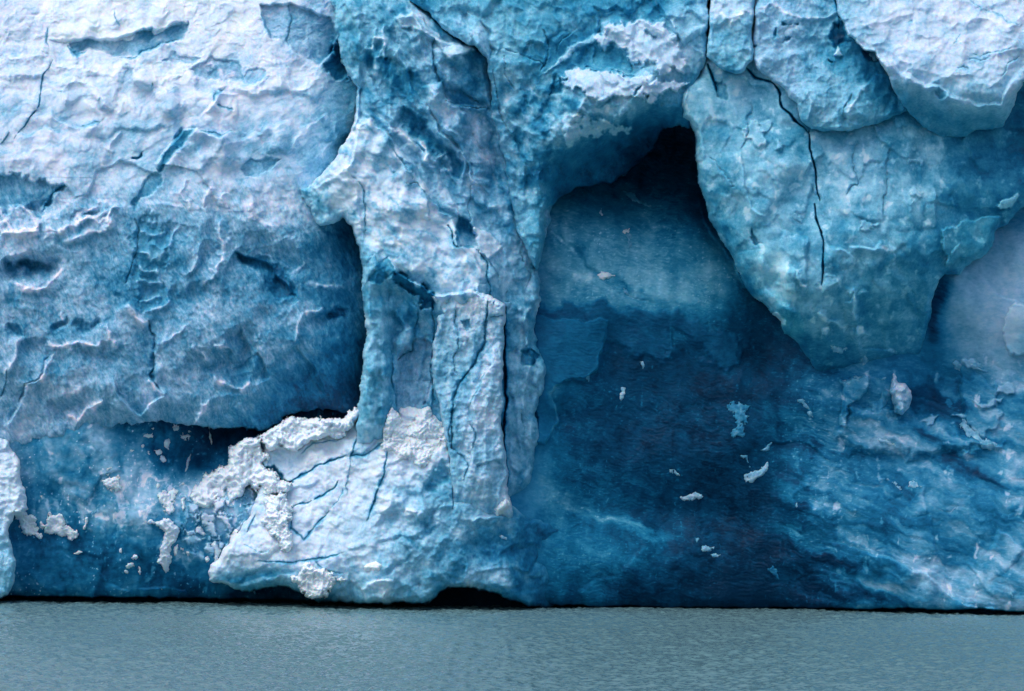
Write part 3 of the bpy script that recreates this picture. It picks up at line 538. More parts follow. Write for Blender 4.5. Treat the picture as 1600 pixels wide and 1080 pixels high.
g.ridge(Z(4, [(0,70),(100,75),(180,70)]), 6, .5, -.22); g.ridge(Z(4, [(280,105),(380,75),(470,60),(540,0)]), 5, .4, -.16)
g.ridge(Z(4, [(910,115),(905,200),(890,240),(840,265)]), 4, .35, -.14); g.ridge(Z(4, [(1025,0),(1020,100),(1025,200),(1000,240),(970,235)]), 4, .35, -.14)
g.ridge(Z(4, [(680,120),(740,145),(790,120),(830,30)]), 4, .35, -.12); g.ridge(Z(4, [(620,310),(680,305),(750,290)]), 4, .3, -.12); g.ridge(Z(4, [(670,435),(760,420),(800,390)]), 4, .3, -.12)
g.ridge(Z(4, [(990,745),(1040,770),(1110,790),(1160,775)]), 5, .5, -.22); g.ridge(Z(4, [(880,610),(940,630),(980,680)]), 4, .35, -.12); g.ridge(Z(4, [(990,590),(1040,595),(1070,610)]), 4, .3, -.14)
g.ridge(Z(4, [(690,750),(720,800),(755,830)]), 5, .4, -.2); g.ridge(Z(4, [(300,880),(340,945),(400,900),(480,840)]), 5, .45, -.18); g.ridge(Z(4, [(900,955),(940,890),(970,850)]), 4, .35, -.16)
g.ridge(Z(4, [(740,580),(800,550),(880,500)]), 4, .3, -.1); g.ridge(Z(4, [(930,320),(980,260),(1010,230)]), 4, .3, -.1); g.ridge(Z(4, [(580,390),(630,460),(690,510)]), 6, .4, -.16)
g.ridge(Z(4, [(1400,440),(1380,500),(1360,590)]), 5, .4, -.15); g.ridge(Z(4, [(1400,450),(1440,430),(1480,400)]), 4, .3, -.16); g.ridge(Z(4, [(1340,270),(1360,250),(1400,200)]), 3, .2, -.14); g.ridge(Z(4, [(1420,300),(1500,305),(1600,330)]), 5, .2, -.14)
g.patch(Z(4, [(1500,440),(1560,420),(1600,420),(1600,470),(1520,480)]), ds=-.4, dt=.25, soft=8)
g.patch(Z(4, [(660,0),(720,20),(760,100),(780,180),(740,300),(780,360),(700,420),(640,400),(600,300),(640,200),(640,100)]), ds=-.25, t=.50, u=.15, soft=14, warp=14, rough=8)
for p in [[(660,60),(700,75),(760,70)],[(650,170),(700,190),(770,150)],[(640,230),(700,250),(760,240)],[(630,310),(680,310),(750,290)],[(640,370),(690,372),(730,360)]]:
    g.ridge(Z(4, p), 4, .35, -.14, warp=6)
g.edge([(-400,-400),(620,-400),(625,300),(630,655),(570,655),(520,642),(470,640),(440,655),(412,672),(350,671),(300,663),(250,657),(210,660),(160,668),(130,674),(90,690),(50,703),(0,700),(-400,690)], roll=22, depth=.8, warp=5, rough=4)
g.s -= 40 * sm(-60, -160, Y) ** 2
make('ice_cliff', g, M_ICE, None, 'broad left ice face, snowy white at the top and fluted grey blue below', 'ice cliff')

# ================================================================== 3. central column
Cc = [
 (500,-100,-2,.3,0),(600,-100,-2,.35,.2),(700,-100,-2,.4,.3),(790,-100,-2,.5,.4),
 (530,20,2,.34,.4),(560,30,2.4,.40,.4),(600,20,1.6,.42,.3),(650,30,1.4,.26,0),(640,10,1,.38,.2),(700,40,1.2,.5,.4),
 (538,100,2.4,.34,.4),(570,100,2.2,.42,.3),(620,90,1.8,.46,.2),(660,60,2,.28,-.1),(700,90,1.6,.46,-.1),(750,110,.8,.48,.1),
 (545,160,3,.28,.2),(580,150,2.6,.36,.1),(630,150,1.8,.50,.1),(680,150,1.8,.32,-.1),(730,150,1.2,.50,-.1),
 (560,200,3.6,.20,0),(600,200,2.8,.34,0),(640,200,2.0,.54,.1),(700,190,1.4,.38,-.2),(740,190,1.0,.36,-.3),(770,200,.3,.40,-.3),
 (510,290,3.4,.20,.1),(540,260,4,.18,0),(580,250,3.8,.20,0),(620,240,3,.32,-.1),(670,240,1.8,.52,0),(710,240,1.3,.42,-.1),(750,240,.8,.34,-.4),(785,260,-.2,.42,-.3),
 (500,330,2.6,.26,.2),(545,320,4.2,.22,0),(590,310,4.2,.18,0),(640,300,3.4,.20,-.1),(690,290,2.0,.36,-.1),(730,300,1.4,.34,-.2),(780,300,.4,.40,-.2),
 (550,370,3.8,.26,.1),(600,370,4.6,.20,0),(650,370,4.0,.20,0),(700,360,3.0,.26,0),(740,330,1.6,.40,0),(770,350,.7,.32,-.1),(800,350,.4,.34,0),
 (590,410,4.8,.36,.3),(640,420,5.0,.20,0),(700,420,4.2,.18,0),(745,420,3.4,.22,0),(790,400,1.0,.30,-.1),(820,420,.2,.30,0),
 (585,460,4.0,.36,.3),(610,460,3.2,.52,.3),(650,460,3.4,.50,.1),(700,455,4.6,.2,0),(750,450,4.4,.26,0),(790,460,1.2,.4,0),(830,470,0,.36,0),
 (585,520,4.2,.32,.3),(620,520,2.8,.38,0),(650,520,2.4,.42,0),(680,520,2.4,.46,.1),(740,540,2.4,.4,0),(795,520,1.0,.44,.1),(825,520,.8,.36,.1),(845,520,-.5,.42,.1),
 (585,590,4.4,.34,.3),(620,580,2.9,.32,-.2),(640,600,2.6,.42,-.5),(670,600,2.6,.42,0),(740,600,2.4,.4,0),(800,600,1.0,.38,.1),(830,600,.7,.32,.1),(855,620,-.6,.44,.1),
 (580,660,4.2,.28,.2),(575,700,2.7,.22,.1),(560,690,2.3,.22,.1),(640,660,2.6,.5,-.4),(700,680,2.8,.4,0),(805,680,.9,.36,0),(835,680,.5,.34,.1),(860,680,-.6,.44,.1),
 (570,740,2.2,.24,0),(700,740,2.4,.3,0),(805,750,.8,.40,0),(825,750,-.2,.44,.1),(855,745,-3.2,.5,.1),(800,800,-.6,.4,0),(830,800,-3,.5,.1),(860,810,-4,.55,.1),
]
g = Ice(455, -100, 885, 830, Cc)
X, Y = g.X, g.Y
flank = sm(0, 20, g.sdf([(555,175),(600,180),(650,240),(720,330),(770,400),(770,450),(690,460),(600,430),(480,300)], (slice(None), slice(None)), 6))
a, b = rot(X, Y, 38, 2.4, 1); c, d = rot(X, Y, 78, 3.0, 1)
folds = 1 - sm(250, 330, Y); a5, b5 = rot(X, Y, 52, 3.4, 1); upc = (1 - sm(300, 420, Y)) * (1 - flank)
g.s += .34 * fbm(a5 + g.wx * 5, b5 + g.wy * 8, 34, 4, 49) * upc + .12 * ridged(c + g.wx * 9, d + g.wy * 9, 30, 3, 40, .4) * (1 - flank) * (1 - upc)
g.t += .09 * fbm(a5 + g.wx * 6, b5 + g.wy * 9, 30, 4, 50) * upc + .14 * ridged(a + g.wx * 9, b + g.wy * 9, 24, 3, 41, .4) * flank
g.t += (.05 + .11 * fbm(a + g.wx * 5, b + g.wy * 5, 9, 4, 53)) * flank
g.s += .14 * facets(X * 1.2 + g.wx * 10, Y * .6 + g.wy * 10, 44, 42) * (1 - flank) * (1 - .6 * upc) + .08 * facets(X + g.wx * 7, Y * .7 + g.wy * 7, 19, 43) + .07 * fbm(X, Y, 12, 4, 45) + .3 * fbm(X, Y, 60, 3, 46)
r1, t1 = shards(g, 84, 46, 13, 200); r2, t2 = shards(g, 55, 40, 15, 201); r3, t3 = shards(g, 80, 17, 6, 202, .4, 5); r4, t4 = shards(g, 36, 34, 10, 203, .3)
low_ = (1 - flank) * (1 - upc)
g.s += .34 * r1 * low_ + .28 * r2 * upc + .11 * r3 * (1 - flank) + .20 * r4 * flank
g.t += .13 * t1 * low_ + .16 * t2 * upc + .09 * t3 * (1 - flank) + .07 * t4 * flank
g.u += .1; g.t += .0 * folds * sm(560, 620, X) + .03 + .10 * fbm(X + g.wx * 6, Y * .7, 26, 5, 47) + .05 * fbm(a, b, 9, 3, 48)
# folds in the upper column
for p, h, fall, dt in [([(552,175),(600,205),(648,262),(690,330),(735,385),(762,440)], 1.0, 34, -.05), ([(600,170),(650,225),(690,280),(718,335)], .6, 22, -.06), ([(610,60),(640,120),(676,190),(725,240),(760,320)], .7, 26, -.05),
                       ([(560,40),(575,110),(600,160),(640,220)], .5, 22, -.04), ([(478,296),(515,282),(548,250),(560,200)], .6, 24, -.05), ([(540,240),(556,300),(572,380)], .4, 20, -.03)]:
    g.scarp(list(reversed(p)), h, fall, dt, soft=2, warp=6)
for p, h, dt in [([(250,80),(330,60),(400,150),(440,180),(520,200),(620,215)], .9, -.12), ([(390,390),(470,375),(500,450),(540,485),(690,490)], .8, -.10), ([(540,485),(620,520),(700,640),(770,850)], .0, 0)]:
    if h: g.scarp(Z(2, list(reversed(p))), h, 40, dt, soft=2, warp=4)
g.patch(Z(2, [(255,75),(330,50),(370,70),(430,150),(500,190),(600,210),(620,240),(520,260),(450,200),(380,150),(290,120)]), ds=.6, t=.24, soft=5, warp=5)
g.patch(Z(2, [(480,20),(600,120),(640,210),(560,200),(480,130),(400,70),(340,0)]), ds=-.6, dt=.18, du=.3, soft=6, warp=5)
g.dome(Z(2, [(430,230),(560,205),(680,260),(700,320),(690,400),(700,480),(620,460),(570,410),(500,410),(450,350),(440,290)]), .6, 14, 5)
g.patch(Z(2, [(450,350),(500,410),(570,410),(620,460),(690,490),(600,492),(530,480),(500,460),(470,380)]), ds=-.2, dt=.05, soft=4)
g.crack(Z(2, [(440,180),(430,260),(440,340),(490,420),(510,470)]), 5, .7, .18); g.crack(Z(2, [(500,470),(560,490),(640,500),(700,490)]), 5, .9, .25)
g.crack(Z(2, [(590,440),(650,480)]), 4, .5, .2)
g.patch(Z(2, [(540,490),(640,510),(700,500),(730,620),(770,760),(775,850),(700,860),(640,720),(570,600),(520,540)]), ds=-.2, dt=.02, du=-.3, soft=10, warp=8)
g.dome(Z(2, [(390,390),(470,380),(500,460),(580,520),(620,640),(700,760),(690,860),(620,860),(590,760),(540,640),(440,560),(400,470)]), .7, 16, 6, dt=-.05)
g.scarp(Z(2, [(570,900),(580,760),(590,700),(560,620),(490,580),(430,560)]), .5, 26, -.03)
g.patch(Z(2, [(290,500),(380,560),(470,640),(560,740),(570,840),(480,780),(400,680),(330,600),(280,560)]), ds=-.7, dt=.12, du=.1, soft=8, warp=6)
g.patch(Z(2, [(210,270),(300,310),(400,370),(430,460),(330,460),(240,380),(210,340)]), ds=-.2, dt=.10, du=.3, soft=8)
for p in [[(105,230),(150,215),(170,170),(200,180),(195,260),(175,270),(170,330),(150,350)], [(380,640),(400,720),(420,760)], [(250,700),(280,750),(330,800)], [(440,760),(490,720),(510,790),(470,800)], [(210,110),(205,220),(210,290)]]:
    g.ridge(Z(2, p), 4, .35, -.18, warp=4)
g.bowl(*Z(2, [(150,290)])[0], 14, 20, 10, .5, .08); g.bowl(*Z(2, [(140,170)])[0], 12, 18, 0, .4, .06); g.bowl(*Z(2, [(220,285)])[0], 5, 6, 0, .5, .2)
g.dome(Z(2, [(225,590),(260,590),(275,610),(250,630),(230,620)]), .4, 5, 1, dt=-.12)
g.scarp(Z(2, [(100,300),(95,420),(90,540),(60,610),(0,690)]), -.9, 20, .05, soft=2)
g.ridge(Z(2, [(150,545),(70,600),(20,660),(0,700)]), 8, .4, -.10)
for p in [[(250,690),(300,760),(340,830)], [(300,840),(360,850),(410,900),(420,1010)], [(60,800),(110,900),(135,1080)], [(620,860),(600,960),(610,1080)]]:
    g.crack(Z(2, p), 4, .45, .14)
g.scarp(Z(2, [(420,1010),(415,900),(370,840),(330,800),(280,760)]), .6, 60, -.03)
for p, h in [([(690,960),(760,960),(790,1040)], .4), ([(280,600),(330,640),(360,700)], .4), ([(360,620),(410,700),(400,760)], .5)]: g.ridge(Z(2, p), 7, h, -.15)
# brow of the bright flank, deep blue below
g.scarp(Z(5, [(690,358),(620,335),(540,350),(440,350),(400,330),(270,255),(235,180)]), 1.1, 60, -.03, soft=2, warp=4)
g.patch(Z(5, [(235,250),(280,255),(380,330),(430,350),(440,420),(400,440),(360,370),(290,320),(240,300)]), ds=-.5, dt=.28, du=.2, soft=5, warp=6, rough=6)
g.patch(Z(5, [(170,210),(230,180),(250,260),(190,300),(150,290)]), ds=-.2, dt=.18, du=.2, soft=5, warp=6)
g.crack(Z(5, [(490,30),(540,120),(560,130),(640,145),(680,200),(685,300),(695,355)]), 5, .9, .3)
g.patch(Z(5, [(540,0),(620,40),(640,140),(570,130),(530,60)]), ds=-.7, dt=.22, soft=4, warp=5); 
g.patch(Z(5, [(620,40),(680,60),(730,130),(700,190),(640,150)]), ds=.4, t=.2, soft=3); g.dome(Z(5, [(640,300),(680,310),(685,360),(640,355)]), .4, 5)
# recessed lavender panel, with rounded flake above
g.patch(Z(5, [(275,650),(350,560),(430,600),(430,760),(400,860),(350,945),(300,950),(250,870),(245,800),(270,740)]), ds=-.5, t=.42, u=-.6, soft=4, warp=5)
g.dome(Z(5, [(262,560),(300,510),(345,505),(350,560),(330,610),(270,635)]), .8, 10, 3, dt=-.06)
g.crack(Z(5, [(350,400),(370,440),(355,500),(350,540),(330,620),(270,660)]), 4, .7, .25); g.crack(Z(5, [(240,600),(250,700),(240,800),(260,890),(300,950),(350,940)]), 5, .8, .28)
g.crack(Z(5, [(430,390),(440,520),(430,620),(425,770),(440,860)]), 5, .7, .22); g.dome(Z(5, [(390,760),(415,755),(430,800),(430,880),(395,850)]), .5, 7, 2, dt=-.08)
g.dome(Z(5, [(110,180),(160,160),(230,320),(230,500),(250,640),(240,780),(230,900),(210,1020),(150,1040),(80,1080),(60,1000),(110,760),(130,520)]), .6, 16, 4)
g.patch(Z(5, [(125,740),(200,720),(225,880),(150,960),(100,920)]), dt=.08, du=.2, soft=12)
# strip right of the fin
g.crack(Z(5, [(770,410),(768,520),(762,700),(770,860),(755,960),(765,1075)]), 7, 1.0, .36, warp=2, deep=True)
g.crack(Z(8, [(740,0),(765,120),(775,290)]), 6, .8, .3, warp=2, deep=True)
g.scarp(Z(5, [(870,930),(860,800),(900,620),(860,540),(870,460),(890,420)]), .7, 22, -.06)
g.patch(Z(5, [(830,620),(900,600),(930,640),(880,700),(830,710)]), ds=-.5, dt=.2, soft=4); g.dome(Z(5, [(890,770),(900,690),(940,640),(960,650),(950,740),(910,780)]), .5, 7, dt=-.06)
g.dome(Z(5, [(855,460),(880,480),(890,580),(860,600)]), .4, 6, dt=-.1); g.ridge(Z(5, [(820,440),(860,430),(895,420)]), 4, .3, -.15)
for p in [[(780,340),(770,380),(800,400)],[(690,200),(720,280),(745,350)],[(840,160),(880,260),(870,330)],[(850,880),(855,1000)]]: g.crack(Z(5, p), 3, .4, .14)
g.edge([(500,-200),(522,-100),(522,0),(527,50),(533,90),(545,118),(557,135),(558,160),(557,185),(548,205),(530,235),(515,262),(492,283),(470,297),(484,325),(500,352),(520,345),(535,338),(547,352),(560,378),(568,405),(567,430),(569,470),(573,520),(570,560),(567,600),(560,640),(553,700),(548,760),(560,825),(800,825),(826,775),(838,730),(842,690),(838,650),(848,615),(854,585),(846,555),(836,520),(840,485),(845,440),(838,415),(860,330),(880,200),(830,60),(790,-200)], roll=9, depth=.9, warp=4, rough=3)
g.s -= 30 * sm(-40, -100, Y) ** 2
COLUMN = make('ice_column', g, M_ICE, None, 'tall folded pale ice column in the middle, between the fluted left face and the cave', 'ice column')

# fin: the front slab of the column
Fc = [(680,470,4.4,.2,0),(740,462,5.0,.14,0),(785,480,4.8,.18,0),(700,520,4.0,.30,.1),(745,520,4.8,.28,0),(780,540,4.6,.22,0),(690,600,3.8,.32,.1),(730,600,4.6,.30,.1),(765,600,5.0,.24,0),(690,680,4.0,.34,.2),(730,670,5.0,.26,0),(775,680,4.6,.30,0),
      (710,740,4.2,.36,.2),(745,740,5.0,.26,0),(785,740,4.2,.30,0),(710,800,3.4,.34,.2),(750,800,3.6,.30,.1),(790,790,3.6,.28,0),(720,850,1,.36,.2),(790,840,1,.4,.1)]
g = Ice(655, 430, 820, 870, Fc); X, Y = g.X, g.Y
c, d = rot(X, Y, 100, 3.2, 1)
g.s += .06 * ridged(c + g.wx * 8, d + g.wy * 8, 20, 3, 80, .4) + .12 * facets(X * 1.3 + g.wx * 8, Y * .45 + g.wy * 8, 30, 81) + .10 * fbm(X, Y, 9, 4, 82)
r1, t1 = shards(g, 96, 52, 13, 210, .4, 5); r2, t2 = shards(g, 88, 18, 7, 211, .5, 4)
g.s += .32 * r1 + .13 * r2
g.t += .14 * t1 + .08 * t2
g.t += .08 * fbm(X + g.wx * 5, Y * .6, 20, 4, 83)
g.crack(Z(5, [(690,370),(685,450),(670,580),(630,660),(560,760),(530,850),(520,960),(525,1080)]), 7, .9, .26, warp=2)
g.scarp(Z(5, [(660,650),(700,690),(650,760),(600,850),(640,920)]), .6, 24, -.05); g.crack(Z(5, [(700,460),(760,450)]), 3, .4, .2); g.crack(Z(5, [(715,370),(715,400)]), 2, .3, .2)
g.crack(Z(5, [(540,410),(545,520),(535,650),(550,740)]), 4, .4, .12); g.crack(Z(5, [(600,860),(640,790),(680,720)]), 6, .6, .18); g.crack(Z(5, [(600,940),(630,1000),(620,1080)]), 5, .5, .15)
g.patch(Z(5, [(575,480),(620,480),(630,520),(590,530)]), ds=-.4, dt=.15, soft=4); g.crack(Z(5, [(435,395),(470,430),(495,440)]), 8, .8, .35)
g.dome(Z(5, [(640,350),(700,365),(765,400),(762,450),(700,460),(660,420)]), .4, 7, 3, dt=-.06); g.crack(Z(8, [(520,0),(500,60),(525,130),(600,200),(580,280)]), 4, .5, .15)
g.scarp(Z(8, [(800,260),(740,180),(640,190),(630,250)]), -.4, 20, .05)
g.patch(Z(8, [(730,400),(790,360),(800,270),(830,290),(820,370),(750,430)]), ds=.3, t=.05, soft=3, warp=3, rough=3)
g.edge([(673,462),(695,458),(712,458),(740,453),(767,462),(789,475),(788,516),(785,563),(784,603),(786,630),(779,651),(783,678),(790,705),(792,760),(797,790),(806,830),(800,860),(700,860),(704,720),(694,680),(688,640),(676,597),(675,545),(681,522),(684,495),(690,488)], roll=5, depth=.6, warp=3, rough=2)
make('front_slab', g, M_ICE, COLUMN, 'upright pale slab split by a long slanting crack', None)

# ================================================================== 4. arch over the cave
A = [
 (640,-120,0,.4,.3),(800,-120,0,.45,.5),(950,-120,0,.5,.4),(1120,-120,1,.35,.2),
 (660,10,1.8,.48,.4),(720,30,2.2,.36,.2),(760,30,2.6,.38,.4),(820,20,2.6,.44,.5),(870,40,2.6,.46,.4),(930,20,2.4,.48,.4),(980,10,2.6,.54,.4),(1030,10,2.8,.58,.4),(1080,30,3.4,.32,.1),
 (740,70,3.0,.26,0),(790,80,2.8,.40,.4),(850,80,2.8,.44,.4),(900,70,2.4,.52,.2),(960,50,3.2,.26,0),(1020,60,3.8,.24,0),(1070,80,3.8,.24,.1),
 (780,130,2.4,.38,.1),(830,120,2.6,.44,.3),(880,110,2.6,.46,.3),(930,90,2.4,.50,.4),(990,90,2.8,.48,.4),(1040,110,4.0,.22,.1),(1080,120,3.6,.40,.2),
 (780,180,1.8,.38,0),(820,180,2.6,.42,.2),(870,180,3.2,.36,.3),(920,130,4.0,.20,0),(980,140,4.4,.22,.1),(920,180,4.2,.34,.2),(980,175,4.4,.34,.3),(1040,165,4.2,.42,.3),(1065,185,3,.55,.3),
 (800,230,1.2,.40,.1),(840,230,2.6,.42,.2),(880,205,4.0,.30,.1),(880,235,2.4,.58,.5),(930,220,1.6,.64,.5),(980,210,0,.68,.5),(1030,200,-1,.74,.4),
 (815,290,1,.40,.2),(840,290,2.4,.42,.3),(865,280,.8,.62,.6),(910,260,-1.6,.68,.6),(970,250,-4,.74,.4),(1015,220,-5,.82,.3),
 (820,350,1.0,.36,.3),(838,350,1.8,.36,.5),(850,320,1.2,.5,.6),(838,415,1.2,.34,.5),(880,300,-1.5,.68,.5),
]
g = Ice(615, -120, 1130, 440, A); X, Y = g.X, g.Y
lace = sm(0, 30, g.sdf([(780,100),(870,110),(960,150),(1040,170),(1000,200),(880,240),(850,330),(800,330),(760,170)], (slice(None), slice(None)), 10))
a, b = rot(X, Y, 60, 1.6, 1)
g.s += .40 * fbm(X, Y, 80, 4, 90) + .45 * facets(X + g.wx * 14, Y + g.wy * 14, 75, 91) * (1 - lace * .5) + .20 * facets(X + g.wx * 8, Y + g.wy * 8, 26, 92) + .26 * cups(a + g.wx * 8, b + g.wy * 8, 17, 93) * lace + .10 * ridged(a, b, 18, 4, 94)
r1, t1 = shards(g, 60, 30, 15, 220); r2, t2 = shards(g, 70, 14, 7, 221, .5, 5); r3, t3 = shards(g, 45, 70, 40, 222, .3, 14)
g.s += .35 * r1 * lace + .16 * r2 * (.4 + .6 * lace) + .35 * r3 * (1 - lace)
g.t += .10 * t1 * lace + .10 * t2 * (.3 + .7 * lace) + .10 * t3 * (1 - lace)
g.u += .1; g.t += .03 + .17 * fbm(X + g.wx * 9, Y + g.wy * 9, 26, 5, 95) * (.5 + lace) + .05 * fbm(X, Y, 70, 3, 96)
# snow-faced ledges
g.patch(Z(2, [(1190,170),(1250,110),(1340,90),(1470,95),(1550,160),(1600,250),(1600,330),(1480,330),(1430,290),(1370,270),(1320,220),(1250,215),(1200,200)]), ds=.6, t=.20, u=0, soft=6, warp=8, rough=6)
g.patch(Z(2, [(1025,370),(1060,330),(1150,310),(1300,345),(1420,370),(1600,390),(1560,430),(1400,450),(1280,440),(1190,455),(1120,420),(1040,400)]), ds=.6, t=.20, u=0, soft=5, warp=7, rough=6)
g.patch(Z(2, [(1000,280),(1100,200),(1180,160),(1190,200),(1090,230),(1010,300),(960,340)]), ds=.3, t=.28, soft=5, warp=6)
g.patch(Z(2, [(1020,600),(1080,590),(1200,570),(1290,570),(1340,580),(1260,615),(1130,630),(1050,665)]), ds=.2, t=.24, soft=7, warp=8, rough=8)
for p in [[(1090,580),(1120,490),(1150,560)],[(1240,480),(1290,560),(1330,520)],[(1200,570),(1300,560)],[(1430,330),(1420,380),(1450,380)]]: g.ridge(Z(2, p), 6, .35, -.12, warp=6)
g.patch(Z(2, [(900,460),(960,440),(1000,500),(950,520),(880,490)]), dt=.14, soft=10, warp=12); g.patch(Z(2, [(980,380),(1020,350),(1030,430),(990,450)]), ds=-.4, dt=.14, soft=8, warp=10)
g.crack(Z(2, [(1100,310),(1160,300),(1300,340),(1390,355)]), 4, .4, .25); g.patch(Z(2, [(1190,220),(1300,225),(1360,290),(1420,310),(1380,340),(1300,330),(1190,290)]), ds=-.3, dt=.05, du=.3, soft=4)
g.crack(Z(2, [(1345,260),(1360,320)]), 2, .3, .15); g.bowl(*Z(2, [(1430,165)])[0], 8, 7, 0, .4, .15); g.bowl(*Z(2, [(1380,430)])[0], 8, 5, -60, .5, .25)
g.scarp(Z(2, [(1470,0),(1510,60),(1560,150),(1600,210)]), .6, 60, -.08)
g.patch(Z(2, [(1190,60),(1300,30),(1450,0),(1500,60),(1440,85),(1300,85),(1220,120),(1190,160)]), ds=-.5, dt=.06, soft=10, warp=9)
# big rib left
g.scarp(Z(2, [(735,240),(700,200),(690,130),(640,90),(590,60)]), -.5, 30, .02); g.crack(Z(2, [(740,230),(820,240),(900,270),(950,310)]), 5, .4, .08); g.crack(Z(2, [(930,130),(960,200),(960,260),(940,330)]), 7, .5, .12)
g.dome(Z(2, [(600,60),(650,90),(690,170),(710,230),(690,280),(640,240),(600,160)]), .6, 12, 4, dt=-.08)
for p in [[(720,330),(715,400),(730,480),(790,620)],[(1000,240),(1060,160),(1110,120)],[(760,250),(770,330),(800,420)]]: g.crack(Z(2, p), 3, .4, .1)
g.scarp(Z(2, [(880,1060),(850,900),(860,760),(830,700),(780,560)]), .3, 26, 0)
g.dome([(818,350),(835,330),(849,345),(848,385),(838,420),(826,395)], .4, 8, 3)
g.edge([(560,-300),(636,-120),(641,0),(670,22),(692,44),(715,62),(739,74),(760,92),(768,135),(766,163),(772,190),(780,216),(790,255),(794,287),(800,324),(807,345),(808,362),(820,388),(838,422),(846,402),(850,358),(852,330),(872,308),(905,293),(960,282),(975,272),(1000,252),(1022,228),(1037,200),(1062,196),(1078,200),(1084,160),(1090,125),(1101,100),(1105,60),(1107,0),(1110,-300)], roll=9, depth=.9, warp=3, rough=2.5)
g.s -= 30 * sm(-50, -120, Y) ** 2
make('ice_arch', g, M_ICE, None, 'teal ice brow with snow-faced ledges forming the roof over the dark cave', 'ice overhang')

# ================================================================== 5. buttress right of the cave
B = [
 (1080,-120,0,.3,.2),(1400,-120,0,.3,.2),(1750,-120,0,.3,0),(1130,0,2.4,.3,.1),(1250,0,2.6,.28,0),(1400,0,2.5,.4,.1),(1600,0,2.5,.4,0),
 (1105,140,3.2,.30,.2),(1150,140,3.2,.30,.1),(1200,150,3.2,.34,.1),(1300,150,3,.5,.3),(1450,150,2.4,.6,.4),(1600,150,1.5,.6,.3),
 (1100,190,3.6,.38,.3),(1150,190,3.8,.34,.1),(1200,190,3.8,.36,.1),(1260,230,3.6,.40,.2),(1330,220,3.4,.40,.1),(1400,210,3,.50,.2),(1470,240,2.6,.52,.2),(1540,230,2,.62,.4),(1600,220,1.6,.66,.4),
 (1105,260,3.4,.40,.3),(1150,260,4.2,.38,.2),(1210,260,4.2,.37,.1),(1260,290,4.0,.42,.2),(1310,270,4.0,.33,-.1),(1370,260,4.0,.36,0),(1430,270,3.8,.40,.1),(1500,280,3.2,.50,.3),(1560,280,2.4,.60,.4),
 (1125,330,3.2,.46,.4),(1180,330,4.2,.40,.2),(1240,330,4.4,.38,.1),(1300,330,4.4,.38,.1),(1370,330,4.2,.38,.1),(1430,330,4.2,.42,.2),(1500,330,3.0,.50,.5),(1560,330,2,.54,.5),
 (1150,390,2.8,.50,.5),(1200,400,4.6,.36,.4),(1250,400,4.6,.40,.2),(1310,400,4.6,.42,.2),(1370,400,4.4,.48,.3),(1430,400,4.0,.54,.4),(1500,390,2.6,.46,.5),(1540,370,2.2,.50,.5),
 (1190,450,2.6,.50,.5),(1225,450,4.6,.34,.5),(1270,460,4.4,.42,.3),(1330,460,3.8,.44,.4),(1400,460,3.2,.48,.5),(1450,450,2.0,.50,.4),
 (1225,510,2.4,.56,.8),(1260,500,2.6,.44,.5),(1310,510,2.2,.44,.3),(1370,510,1.5,.50,.5),(1420,510,.6,.50,.4),
 (1300,550,.2,.50,.3),(1390,545,-.4,.52,.3),(1280,600,-3.6,.76,.2),(1350,610,-3.8,.76,.2),(1440,600,-4,.8,.1),(1330,660,-6,.8,.1),
]
g = Ice(1065, -120, 1750, 660, B); X, Y = g.X, g.Y
a, b = rot(X, Y, 70, 1.8, 1)
g.t += .09 * tones(X + g.wx * 22, Y * .8 + g.wy * 22, 62, 108) + .07 * tones(X + g.wx * 14, Y + g.wy * 14, 28, 109)
g.s += .45 * fbm(X, Y, 110, 3, 100) + .3 * facets(X + g.wx * 16, Y * .8 + g.wy * 16, 95, 101) + .05 * facets(X + g.wx * 12, Y + g.wy * 12, 40, 102) + .025 * fbm(X, Y, 14, 4, 103) + .03 * ridged(a + g.wx * 8, b, 34, 3, 104, .4)
r1, t1 = shards(g, 75, 60, 34, 250, .35, 14); r2, t2 = shards(g, 70, 20, 11, 251, .4, 7)
g.s += .24 * r1 + .04 * r2
g.t += .08 * t1 + .05 * t2 - .05
g.u += .25; g.t += .05 + .11 * fbm(X + g.wx * 9, Y + g.wy * 9, 36, 5, 105) - .16 * sm(.35, .8, fbm(X + g.wx * 4, Y + g.wy * 4, 20, 4, 106)) + .05 * fbm(*rot(X, Y, 0, 3, 1), 12, 3, 107)
g.crack(Z(3, [(425,380),(470,430),(490,490),(540,560),(600,620)]), 4.6, .7, .34, warp=2, tw=1.3, deep=True)
g.crack(Z(3, [(600,600),(612,700),(632,800),(645,900),(655,935)]), 4.2, .8, .45, warp=1, tw=1.2, deep=True); g.crack(Z(3, [(625,940),(640,1000),(665,1085)]), 4, .8, .45, warp=1, tw=1.2, deep=True)
g.crack(Z(6, [(640,0),(668,100),(668,200),(662,320)]), 3.6, .7, .40, warp=1, tw=1.2, deep=True); g.crack(Z(3, [(315,310),(360,355),(430,385)]), 3.4, .5, .4, warp=1, deep=True)
g.crack(Z(3, [(130,290),(155,350),(180,430)]), 4.5, .7, .35, warp=1, deep=True); g.crack(Z(3, [(120,280),(95,320),(85,350)]), 4, .6, .35, warp=1, deep=True)
g.scarp(Z(3, [(0,540),(60,400)]), .2, 20)
g.patch(Z(3, [(165,380),(210,380),(240,430),(240,460),(190,440)]), ds=-.4, dt=.18, du=.2, soft=4)
for p in [[(820,660),(815,830),(770,920)],[(970,690),(950,900),(940,1000)],[(320,480),(320,650),(300,700)],[(130,720),(200,800),(260,860)]]: g.crack(Z(3, p), 6, .35, .10, warp=5)
